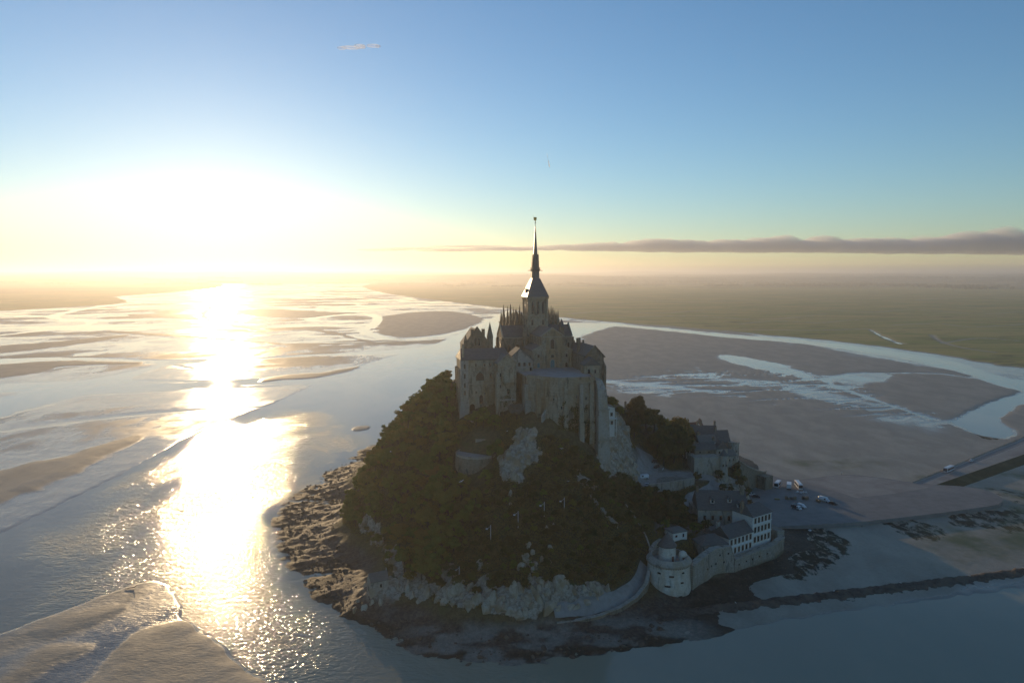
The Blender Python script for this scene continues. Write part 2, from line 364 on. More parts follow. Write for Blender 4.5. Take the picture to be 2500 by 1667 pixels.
def bay_height(x, y):
    h = np.full(x.shape, .21); far = np.hypot(x, y)
    h += (fbm(x / 260, y / 520, 3, 4) - .5) * .30
    lf = sstep(40, -60, x - .05 * y) * sstep(420, 700, y)                  # western flats: low bars and the runnels between them
    a_, b_ = x * .96 + y * .28, y * .96 - x * .28; wx = fbm(a_ / 500, b_ / 500, 53, 3) * 260
    h += lf * ((fbm((a_ + wx) / 420, (b_ + wx) / 120, 57, 4) - .47) * 1.25 - sstep(.88, .98, 1 - np.abs(2 * fbm((a_ + wx) / 380, (b_ + wx) / 150, 59, 3) - 1)) * .4)
    mar = np.zeros(x.shape)
    for poly in (MARSH, WMARSH):
        sd = poly_sd(x, y, poly); k = sstep(-7, 9, sd + (fbm(x / 40, y / 40, 9, 3) - .5) * 26); h = h * (1 - k) + (1.55 + (fbm(x / 90, y / 60, 5, 3) - .5) * .8) * k; mar = np.maximum(mar, sstep(-4, 8, sd + (fbm(x / 40, y / 40, 9, 3) - .5) * 26))
    for poly, lv, soft in FEATURES:
        P = np.array(poly); lo, hi = P.min(0) - soft * 3, P.max(0) + soft * 3
        i = np.where((x > lo[0]) & (x < hi[0]) & (y > lo[1]) & (y < hi[1]))[0]
        if not len(i): continue
        if P[:, 0].mean() > 60 and lv < .3: soft = soft * 1.7
        wob = (fbm(x[i] / (soft * 2.2), y[i] / (soft * 2.2), 11, 3) - .5) * soft * 1.3
        sd = poly_sd(x[i], y[i], poly) + wob
        k = sstep(-soft, soft, sd)
        tgt = lv + (fbm(x[i] / 30, y[i] / 60, 21, 3) - .5) * (.14 if lv > 0 else .1)
        h[i] = h[i] * (1 - k) + tgt * k
        mar[i] = mar[i] * (1 - k)
    br = 1 - np.abs(2 * fbm((x + .25 * y) / 75, (y - .25 * x) / 16, 25, 4) - 1)
    zone = sstep(-40, 60, poly_sd(x, y, ring([(1385, 850), (1700, 846), (1950, 870), (2060, 925), (2190, 975), (1900, 945), (1600, 915), (1385, 895)], 3)))
    h = h - zone * sstep(.86, .97, br) * .75
    h = h - sstep(-60, 80, poly_sd(x, y, ring([(1320, 790), (1700, 790), (2200, 900), (2260, 960), (1900, 960), (1385, 900)], 3))) * (fbm((x + .2 * y) / 160, y / 40, 27, 4) - .42) * .7
    farm = sstep(6300, 7600, far + (fbm(x / 900, y / 900, 31, 3) - .5) * 2600 - np.clip(x, -9e9, 0) * .35) * (mar > .3)
    h = h + farm * 2.0
    # downs behind the bay
    hill = sstep(9000, 13500, far) * (fbm(x / 5200 + 3.1, y / 5200, 41, 3) ** 1.5) * 210 + sstep(15000, 19000, far) * fbm(x / 4200, y / 4200, 47, 3) * 80
    h = h + hill; mar = np.maximum(mar, sstep(9000, 9800, far)); farm = np.maximum(farm, sstep(8200, 9000, far))
    h = np.where(poly_sd(x, y, ISL_HOLE) > 0, -1.5, h)
    return h, mar, farm
def build_bay():
    th = np.concatenate([np.linspace(R(-180), R(-47), 40, endpoint=False), np.linspace(R(-47), R(47), 1180), np.linspace(R(47), R(180), 41)[1:]])
    r = np.concatenate([[0.5, 60, 120], np.geomspace(170, 900, 330), np.geomspace(900, 6000, 250)[1:], np.geomspace(6000, 60000, 46)[1:]])
    T, Rr = np.meshgrid(th, r); X = (np.sin(T) * Rr).ravel(); Y = (np.cos(T) * Rr - 15).ravel()
    h, mar, farm = bay_height(X, Y)
    nt_, nr = len(th), len(r); i = np.arange(nr - 1)[:, None] * nt_ + np.arange(nt_ - 1)[None]; i = i.ravel()
    f = np.stack([i, i + nt_, i + nt_ + 1, i + 1], 1)
    me = np_mesh('tidal_flats', np.stack([X, Y, h], 1), f[:, ::-1], G_MAT, True)
    weed = np.zeros(X.shape); alg = np.zeros(X.shape)
    for pts, k, s in WEED:
        weed = np.maximum(weed, k * sstep(-s, s, poly_sd(X, Y, ring(pts, 3)) + (fbm(X / 14, Y / 14, 61, 3) - .5) * 14))
    for pts in ([(1800, 1060), (1900, 1050), (2030, 1065), (1990, 1080), (1850, 1078)], [(2100, 1090), (2352, 1060), (2500, 1180), (2352, 1290), (2150, 1300)]):
        alg = np.maximum(alg, sstep(-12, 14, poly_sd(X, Y, ring(pts, 3))))
    attr(me, 'marsh', mar); attr(me, 'farm', farm); attr(me, 'weed', weed); attr(me, 'algae', alg)
    tag(link('tidal_flats', me), kind='structure')
WEED = [([(1745, 1222), (1830, 1212), (1900, 1215), (1945, 1260), (1930, 1300), (1860, 1330), (1790, 1320), (1740, 1290), (1700, 1300), (1650, 1360), (1590, 1390), (1540, 1380), (1560, 1330), (1690, 1260)], 1.0, 4),
        ([(1560, 1385), (1640, 1340), (1700, 1290), (1740, 1230), (1760, 1240), (1720, 1310), (1640, 1390), (1580, 1420)], 1.25, 3),
        ([(2010, 1196), (2080, 1190), (2130, 1200), (2190, 1238), (2150, 1247), (2060, 1230)], .95, 4),
        ([(2160, 1178), (2290, 1165), (2350, 1180), (2352, 1240), (2290, 1225), (2200, 1210)], .95, 4),
        ([(2250, 1120), (2420, 1140), (2520, 1260), (2352, 1230), (2310, 1160)], .8, 4),
        ([(1960, 1205), (2000, 1203), (1990, 1218), (1965, 1220)], .7, 3),
        ([(1800, 978), (1900, 985), (1830, 992), (1780, 985)], .55, 6), ([(1930, 1000), (2020, 1010), (1960, 1018)], .55, 6), ([(2130, 1000), (2250, 1003), (2160, 1014)], .6, 6),
        ([(2240, 995), (2300, 1002), (2280, 1010), (2250, 1006)], 1.1, 2)]
build_bay()
def build_water():
    th = np.concatenate([np.linspace(R(-180), R(-50), 24, endpoint=False), np.linspace(R(-50), R(50), 200), np.linspace(R(50), R(180), 25)[1:]])
    r = np.concatenate([[.5, 100], np.geomspace(160, 1500, 120), np.geomspace(1500, 60000, 30)[1:]])
    T, Rr = np.meshgrid(th, r); X = (np.sin(T) * Rr).ravel(); Y = (np.cos(T) * Rr - 15).ravel(); n = len(th)
    i = (np.arange(len(r) - 1)[:, None] * n + np.arange(n - 1)[None]).ravel()
    me = np_mesh('estuary_water', np.stack([X, Y, X * 0], 1), np.stack([i + 1, i + n + 1, i + n, i], 1), W_MAT)
    race = [on_level(*q)[:2] for q in spline([(330, 1240), (400, 1120), (540, 1010), (640, 960), (700, 1010), (700, 1100), (640, 1170), (600, 1250), (670, 1340), (760, 1440), (860, 1540), (900, 1640), (700, 1700), (520, 1560), (430, 1430), (370, 1330), (330, 1240)], 3)]
    attr(me, 'chop', sstep(-62, 40, poly_sd(X, Y, race) + (fbm(X / 26, Y / 46, 71, 4) - .5) * 70))
    tag(link('estuary_water', me), kind='structure')
build_water()
# ================================================================ the island
ISL = [  # surveyed spot heights (x, y, z)
    # waterline and skirt
    (-106, 515, -.5), (-118, 470, -.3), (-124, 430, -.2), (-130, 395, -.2), (-129, 373, -.25), (-124, 345, -.2), (-112, 315, -.2), (-98, 290, -.25), (-86, 274, -.25), (-70, 255, -.25), (-57, 242, -.3),
    (-45, 231, -.35), (-35, 222, -.35), (-27, 216, -.4), (-10, 212, -.4), (10, 214, -.4), (30, 219, -.35), (45, 225, -.3), (58, 231, .1), (75, 240, .5), (98, 257, .6), (122, 285, .6), (140, 310, .6),
    (165, 330, .4), (165, 400, .4), (165, 460, .4), (130, 520, .2), (60, 560, -.4), (-20, 570, -.5), (-80, 560, -.5),
    (-140, 380, -1.2), (-120, 300, -1.2), (-70, 235, -1.2), (-10, 200, -1.2), (50, 215, -1.0), (-130, 500, -1.4), (0, 600, -1.5),
    (-116, 372, .7), (-114, 350, .7), (-104, 322, .7), (-90, 295, .7), (-76, 268, .6), (-62, 252, .6), (-112, 400, .7), (-105, 365, 1.0), (-98, 335, 1.2), (-85, 305, 1.3), (-68, 275, 1.3), (-52, 248, 1.2), (-105, 420, 1.2), (-92, 460, 1.2), (-30, 228, .9), (0, 224, .8), (25, 229, 1.0), (45, 238, 1.3), (62, 248, 1.6), (85, 266, 1.6), (110, 288, 1.4), (-88, 345, 2.5), (-84, 380, 3),
    # foot of the cliffs
    (-77, 320, 6), (-82, 345, 6), (-66, 306, 6), (-55, 294, 6.5), (-45, 268, 5.5), (-36, 249, 3.6), (-30, 243, 3.4), (-12, 236, 3.0), (12, 238, 3.2), (28, 244, 3.4), (39, 251, 4.2), (49, 262, 6.5), (54, 271, 9.5),
    # chapel rock
    (-52, 257, 6.2), (-49, 262, 6.6), (-58, 257, 2.2), (-52, 249, 1.6),
    # west and north slopes
    (-73, 325, 12), (-72, 332, 22), (-66, 334, 35), (-60, 334, 44), (-47, 335, 55), (-34, 338, 66), (-24, 325, 59), (-40, 318, 46), (-52, 308, 28), (-60, 315, 27), (-45, 290, 19), (-36, 275, 17), (-30, 258, 13), (-22, 250, 12),
    (-20, 285, 33), (-22, 305, 45), (-8, 262, 22), (0, 247, 14), (3, 262, 27), (4, 285, 44), (-5, 305, 51), (8, 303, 55), (16, 311, 61), (12, 250, 14), (20, 262, 22), (28, 280, 33), (25, 300, 48), (31, 313, 56), (-8, 328, 63), (5, 325, 66), (-16, 316, 56),
    (38, 262, 14), (40, 268, 18), (45, 280, 26), (42, 293, 35), (40, 316, 47), (38, 305, 42), (50, 300, 29), (52, 285, 23), (48, 318, 41), (53, 325, 34), (56, 312, 28),
    # abbey platform
    (-35, 350, 70), (-10, 350, 76), (20, 340, 76), (40, 345, 74), (12, 377, 78), (-20, 390, 74), (35, 380, 76), (15, 415, 72), (45, 400, 62), (-30, 420, 58), (46, 360, 62),
    # court and town
    (60, 333, 26), (66, 342, 25.5), (72, 352, 26), (76, 342, 25), (84, 348, 24), (96, 355, 22.5), (106, 358, 22), (60, 350, 38), (66, 365, 36), (80, 372, 32), (72, 395, 44), (60, 385, 54), (92, 385, 32), (110, 400, 28), (100, 410, 34), (122, 385, 23), (80, 425, 38),
    (66, 318, 21), (74, 326, 20), (84, 330, 17.5), (92, 336, 17), (102, 346, 19), (62, 300, 19), (66, 290, 16.5), (72, 288, 15.5), (76, 300, 15), (84, 296, 14), (88, 310, 13), (100, 310, 11), (64, 278, 13), (74, 282, 13.5), (84, 288, 12), (94, 294, 9), (110, 305, 8), (118, 320, 7.5), (112, 328, 10), (60, 272, 12), (118, 340, 11), (125, 360, 14), (135, 375, 11), (140, 395, 8), (130, 350, 5), (126, 335, 3.6), (146, 385, 3.2), (148, 405, 3.2), (140, 430, 5), (110, 450, 16), (70, 470, 18), (20, 480, 22), (-30, 470, 24), (-62, 430, 28), (-70, 380, 28), (-48, 370, 56), (-55, 350, 50), (-20, 450, 38), (40, 445, 40), (120, 430, 18),
    (66, 262, 2.2), (80, 272, 2.4), (92, 280, 2.6), (104, 292, 2.8), (116, 303, 2.6), (122, 314, 2.8), (56, 256, 3.0), (128, 322, 2.8),
]
_P = np.array(ISL, float)
def _rbf_fit():
    d = np.sqrt(((_P[:, None, :2] - _P[None, :, :2]) ** 2).sum(-1) + 9.0); n = len(_P)
    A = np.zeros((n + 3, n + 3)); A[:n, :n] = d + np.eye(n) * -.6; A[:n, n] = 1; A[:n, n + 1:] = _P[:, :2]; A[n, :n] = 1; A[n + 1:, :n] = _P[:, :2].T
    return np.linalg.solve(A, np.concatenate([_P[:, 2], [0, 0, 0]]))
_W = _rbf_fit()
def rbf(x, y):
    n = len(_P); out = _W[n] + _W[n + 1] * x + _W[n + 2] * y
    for k in range(n): out = out + _W[k] * np.sqrt((x - _P[k, 0]) ** 2 + (y - _P[k, 1]) ** 2 + 9.0)
    return out
GX0, GX1, GY0, GY1, GS = -150., 180., 196., 600., 1.1
gx = np.arange(GX0, GX1, GS); gy = np.arange(GY0, GY1, GS); XX, YY = np.meshgrid(gx, gy)
ZB = rbf(XX, YY)
def wring(pts): return [tuple(p) for p in spline(list(pts) + [pts[0]], 4)[:-1]]
def msk(poly, s, wob=0, sc=10, seed=5): return sstep(-s, s, poly_sd(XX, YY, poly) + (fbm(XX / sc, YY / sc, seed, 3) - .5) * wob)
def hit0(x, y):
    r = sight(x, y)
    for Y in np.arange(205., 480., .8):
        p = r * (Y / r[1]); ix, iy = int((p[0] - GX0) / GS), int((p[1] - GY0) / GS)
        if 0 <= ix < XX.shape[1] and 0 <= iy < XX.shape[0] and HC + p[2] <= ZB[iy, ix]: return p[0], p[1]
    return tuple(on_level(x, y)[:2])
def seen(pts): return wring([hit0(*q) for q in pts])
# crags: bare granite
CRAGS = [seen([(1190, 985), (1222, 990), (1240, 1035), (1232, 1065), (1205, 1080), (1195, 1110), (1155, 1105), (1148, 1060), (1170, 1030)]),
         seen([(1000, 1345), (1040, 1300), (1075, 1345), (1120, 1330), (1140, 1365), (1195, 1345), (1225, 1310), (1250, 1345), (1290, 1325), (1330, 1350), (1385, 1352), (1400, 1370), (1330, 1400), (1255, 1415), (1210, 1425), (1150, 1415), (1110, 1405), (1050, 1405), (1005, 1385)]),
         seen([(1200, 1290), (1225, 1285), (1235, 1310), (1205, 1318)]),
         seen([(1385, 1000), (1415, 950), (1440, 980), (1455, 1040), (1465, 1095), (1420, 1100), (1385, 1080), (1370, 1040)]),
         wring([(-60, 250), (-46, 248), (-42, 262), (-50, 268), (-60, 262)]),
         wring([(100, 330), (114, 334), (128, 346), (120, 362), (106, 352)]),
         seen([(1318, 1080), (1332, 1078), (1345, 1100), (1370, 1115), (1350, 1122), (1325, 1105)]),
         seen([(825, 1190), (860, 1215), (905, 1260), (940, 1310), (985, 1340), (985, 1380), (940, 1370), (905, 1320), (880, 1270), (830, 1225)])]
CRAG_AMP = [3.2, 3.0, 1.8, 3.6, 2.0, 2.4, 1.0, 1.2]
rockm = np.zeros(XX.shape); ZI = ZB.copy()
ridged = 1 - np.abs(2 * fbm(XX / 7.5, YY / 7.5, 81, 4) - 1); step_ = fbm(XX / 3.2, YY / 4.5, 83, 3)
for poly, amp in zip(CRAGS, CRAG_AMP):
    k = msk(poly, 1.6, 5, 6); rockm = np.maximum(rockm, k); ZI += k * amp * ((ridged - .62) * 1.7 + (step_ - .5) * 1.1)
slope_zone = sstep(5, 12, ZB)
ZI += slope_zone * (fbm(XX / 13, YY / 13, 85, 4) - .5) * 2.4 * (1 - rockm)
PADS = [([(58, 330), (64, 327), (72, 336), (84, 343), (100, 352), (110, 356), (108, 362), (96, 360), (82, 354), (76, 362), (68, 366), (62, 352)], 1.0)]
pad = np.zeros(XX.shape)
for poly, s in PADS: pad = np.maximum(pad, msk(poly, 2))
ZI = ZI * (1 - pad) + ZB * pad
shorem = 1 - sstep(2.2, 5.0, ZB)
inner = sstep(-.6, .4, ZB)
rub = fbm(XX / 5.5, YY / 3.8, 87, 4)
west = 1 - sstep(40, 80, XX)
rub2 = fbm(XX / 2.4, YY / 1.9, 89, 3)
ZI += shorem * inner * ((rub - .5) * (1.5 * west + .4) + (rub2 - .5) * 1.0 * west + .22 * west)
weedm = shorem * np.clip(.75 * sstep(.25, -.9, ZB - 1.0) + .55 * sstep(40, 75, XX), 0, 1)
earth = np.maximum(pad, msk([(60, 284), (66, 294), (82, 290), (92, 296), (90, 304), (80, 302), (70, 300), (62, 296)], 2) * .6)
front = shorem * sstep(-48, -22, XX) * (1 - sstep(60, 80, XX)) * sstep(252, 236, YY); mudp = sstep(.40, .56, fbm(XX / 11, YY / 5, 93, 4))
earth = np.maximum(earth, front * mudp * .95); weedm = weedm * (1 - front * mudp)
_apron = [tuple(on_level(x, y, 2.6)[:2]) for x, y in ((1716, 1072), (1760, 1088), (1823, 1100), (2000, 1092), (2100, 1150), (1850, 1206), (1750, 1214), (1741, 1190), (1716, 1150), (1712, 1120))]
_k = sstep(-3.5, 1.0, poly_sd(XX, YY, _apron)); ZI = np.where(_k > 0, ZI * (1 - _k) + np.minimum(ZI, 1.4) * _k, ZI)
def build_island():
    ny, nx = XX.shape; i = (np.arange(ny - 1)[:, None] * nx + np.arange(nx - 1)[None]).ravel()
    # keep only what stands above the sea bed
    zf = ZI.ravel(); f = np.stack([i, i + 1, i + nx + 1, i + nx], 1); keep = zf[f].max(1) > -.9; f = f[keep]
    me = np_mesh('island_rock', np.stack([XX.ravel(), YY.ravel(), zf], 1), f, I_MAT, True)
    for nm, a in (('rock', rockm), ('shore', shorem), ('weed', weedm), ('earth', earth)): attr(me, nm, a)
    tag(link('island_rock', me), kind='structure')
build_island()
def ground(x, y):
    """height of the island, or of the flats, under a point"""
    fx, fy = (x - GX0) / GS, (y - GY0) / GS; ix, iy = int(fx), int(fy)
    if not (0 <= ix < XX.shape[1] - 1 and 0 <= iy < XX.shape[0] - 1): return .5
    a, b = fx - ix, fy - iy
    z = (ZI[iy, ix] * (1 - a) + ZI[iy, ix + 1] * a) * (1 - b) + (ZI[iy + 1, ix] * (1 - a) + ZI[iy + 1, ix + 1] * a) * b
    return float(z)
def hit(x, y, lo=205., hi=620.):
    """where a sighting meets the island"""
    r = sight(x, y)
    for Y in np.arange(lo, hi, .7):
        p = r * (Y / r[1]); z = HC + p[2]
        if z <= max(ground(p[0], p[1]), 0): return np.array([p[0], p[1], max(ground(p[0], p[1]), 0)])
    return on_level(x, y)
# ================================================================ building materials
def make_stone(name, c0, c1, stain, course=.42, rough=.9, tide=0.):
    m, t, b = nodes(name); g = NG(t); v = g.obj()
    n1 = g.noise(v, .13, 5, .65, .5, (1, 1, .45)); n2 = g.noise(v, 1.1, 5, .7); n3 = g.noise(v, .5, 4, .6, .8, (1, 1, .25))
    col = g.mix(g.val(n2, .3, .7), c0, c1); col = g.mix(g.math('MULTIPLY', g.val(n1, .44, .64), .9), col, stain)
    col = g.mix(g.math('MULTIPLY', g.val(n3, .52, .68), .75), col, tuple(x * .42 for x in c0))
    # coursed blocks: tone per stone, joints in relief
    sx = g.n('ShaderNodeSeparateXYZ'); g.l(v, sx.inputs[0]); cb = g.n('ShaderNodeCombineXYZ')
    g.l(g.math('ADD', sx.outputs[0], sx.outputs[1]), cb.inputs[0]); g.l(sx.outputs[2], cb.inputs[1])
    br = g.n('ShaderNodeTexBrick'); br.inputs['Scale'].default_value = 1.0; br.inputs['Brick Width'].default_value = course * 2.1; br.inputs['Row Height'].default_value = course
    br.inputs['Mortar Size'].default_value = .02; br.inputs['Color1'].default_value = (.78, .78, .78, 1); br.inputs['Color2'].default_value = (1, 1, 1, 1); br.inputs['Mortar'].default_value = (.62, .62, .62, 1)
    g.l(cb.outputs[0], br.inputs['Vector'])
    mx = g.n('ShaderNodeMix', data_type='RGBA', blend_type='MULTIPLY'); mx.inputs[0].default_value = .75; g.l(col, mx.inputs[6]); g.l(br.outputs[0], mx.inputs[7])
    out = mx.outputs[2]
    if tide:                                                # weed and damp left by the tides
        zz = g.math('ADD', g.z()[2], g.math('MULTIPLY', g.math('SUBTRACT', n2, .5), 2.2)); out = g.mix(g.val(zz, tide - .8, tide + .8, .85, 0.), out, (.085, .078, .05)); out = g.mix(g.val(zz, tide, tide + 4., .3, 0.), out, (.17, .13, .08))
    g.l(out, b.inputs['Base Color']); b.inputs['Roughness'].default_value = rough; b.inputs['Specular IOR Level'].default_value = .2
    g.bump(g.math('ADD', br.outputs[0], g.math('MULTIPLY', n2, .8)), .6, .06, b)
    return m
STONE = make_stone('abbey_granite', (.335, .280, .195), (.450, .385, .280), (.37, .26, .145))
STONE2 = make_stone('dark_granite', (.215, .178, .125), (.32, .272, .20), (.24, .17, .10))
STONE3 = make_stone('pale_granite', (.38, .335, .27), (.46, .415, .345), (.40, .32, .22), .5)
RAMPART = make_stone('rampart_stone', (.32, .285, .23), (.44, .395, .325), (.36, .28, .185), .45, .9, 2.6)
def make_slate(name, c0, c1, rough=.45):
    m, t, b = nodes(name); g = NG(t); v = g.obj()
    f = g.noise(v, .7, 5, .7, .2, (1, 1, 2.5)); f2 = g.noise(v, 4.0, 3, .6, 0, (1, 1, .6))
    col = g.ramp(f, [(.3, c0), (.7, c1)]); col = g.mix(g.math('MULTIPLY', g.val(f2, .5, .7), .4), col, (.10, .095, .06))
    g.l(col, b.inputs['Base Color']); b.inputs['Roughness'].default_value = rough
    g.bump(f2, .4, .05, b); return m
SLATE = make_slate('slate_roof', (.075, .070, .062), (.13, .122, .108), .6)
SLATE2 = make_slate('weathered_slate', (.12, .112, .098), (.19, .178, .155), .85)
LEAD = make_slate('lead_roof', (.07, .085, .085), (.12, .135, .13), .33)
PAVE = mottled('terrace_paving', (.28, .26, .235), (.38, .36, .33), .35, .8, (.24, .22, .19), .03, 2.5)
DARKGLASS, _t, _b = nodes('window_dark'); _b.inputs['Base Color'].default_value = (.012, .012, .013, 1); _b.inputs['Roughness'].default_value = .18
TEAL = plain('teal_door_paint', (.045, .20, .22), .55)
WHITE = plain('white_render', (.74, .70, .62), .75, .3)
WHITEP = plain('white_paint', (.72, .73, .74), .35)
TRIM = plain('pale_stone_trim', (.38, .33, .25), .85, .2)
BRICK = plain('brick_red', (.22, .10, .065), .9, .2)
IRON = plain('dark_iron', (.02, .02, .02), .5)
GILT, _t, _b = nodes('gilt_bronze'); _b.inputs['Base Color'].default_value = (.55, .34, .09, 1); _b.inputs['Metallic'].default_value = 1; _b.inputs['Roughness'].default_value = .35

# windows and doors: a surround and a dark leaf set in it, on a wall facing -y ('f'), -x ('l') or +x ('r')
def opening(parent, face, c, z0, wd, h, plane, o, name='window', arch=None, fill=None, trim=None, t=.18):
    fill = fill or DARKGLASS; trim = trim or TRIM
    pts = arch_pts(c, z0, wd, h, arch == 'pointed') if arch else [(c - wd / 2, z0), (c + wd / 2, z0), (c + wd / 2, z0 + h), (c - wd / 2, z0 + h)]
    big = arch_pts(c, z0 - t * .4, wd + 2 * t, h + t * 1.4, arch == 'pointed') if arch else [(c - wd / 2 - t, z0 - t), (c + wd / 2 + t, z0 - t), (c + wd / 2 + t, z0 + h + t), (c - wd / 2 - t, z0 + h + t)]
    a, b = MB(o), MB(o); n = len(pts)
    def frame(mb, d0, d1):                                   # ring between outline and hole
        vs = []
        for d in (d0, d1):
            for P in (big, pts):
                vs += [{'f': (x, plane - d, z), 'l': (plane - d, x, z), 'r': (plane + d, x, z)}[face] for x, z in P]
        fs = []
        for i in range(n):
            j = (i + 1) % n
            fs += [(2 * n + i, 2 * n + j, 3 * n + j, 3 * n + i), (i, j, 2 * n + j, 2 * n + i), (n + i, 3 * n + i, 3 * n + j, n + j)]
        mb.add(vs, fs)
    frame(b, -.05, .10)
    if face == 'f': a.xz(pts, plane - .025, plane + .05)
    elif face == 'l': a.yz(pts, plane - .025, plane + .05)
    else: a.yz(pts, plane - .05, plane + .025)
    w_ = a.build(name, fill, parent); b.build('frame', trim, w_)
    return w_
def gable_wall(mb, x0, x1, y0, y1, z0, ze, zr, axis='y'):
    if axis == 'y': mb.xz([(x0, z0), (x1, z0), (x1, ze), ((x0 + x1) / 2, zr), (x0, ze)], y0, y1)
    else: mb.yz([(y0, z0), (y1, z0), (y1, ze), ((y0 + y1) / 2, zr), (y0, ze)], x0, x1)
    return mb
def chimney(parent, o, x, y, z0, z1, a=.9, b=.6, mat=None, pots=2):
    c = MB(o).box(x - a / 2, x + a / 2, y - b / 2, y + b / 2, z0, z1).box(x - a / 2 - .1, x + a / 2 + .1, y - b / 2 - .1, y + b / 2 + .1, z1 - .35, z1 - .12).build('chimney', mat or STONE2, parent)
    m = MB(o)
    for i in range(pots): m.cone(x + (i - (pots - 1) / 2) * a / (pots + .3), y, z1, z1 + .45, .16, .13, 6)
    m.build('chimney_pot', BRICK, c)
def pinnacle(parent, o, x, y, z0, z1, r=.6, mat=None):
    r *= 1.55
    h = z1 - z0; m = MB(o); m.box(x - r, x + r, y - r, y + r, z0, z0 + h * .62).box(x - r * 1.25, x + r * 1.25, y - r * 1.25, y + r * 1.25, z0 + h * .60, z0 + h * .635)
    m.cone(x, y, z0 + h * .63, z1, r * 1.05, .05, 4, math.pi / 4)
    for k in range(3):                                        # crockets
        zz = z0 + h * (.70 + .09 * k); rr = r * (1.0 - .27 * k)
        for a in range(4): m.box(x + rr * math.cos(a * math.pi / 2) - .12, x + rr * math.cos(a * math.pi / 2) + .12, y + rr * math.sin(a * math.pi / 2) - .12, y + rr * math.sin(a * math.pi / 2) + .12, zz, zz + .22)
    return m.build('pinnacle', mat or STONE2, parent)

# ================================================================ the abbey, in its own frame (u across the front, v towards the east)
ATH = R(14); AX, AY = 12.5, 377.0
def abbey_pt(u, v): return (AX + u * math.cos(ATH) - v * math.sin(ATH), AY + u * math.sin(ATH) + v * math.cos(ATH))
def abbey_part(name, label, cat, u, v, z):
    x, y = abbey_pt(u, v); return thing(name, label, cat, (x, y, z), ATH), (u, v, z)

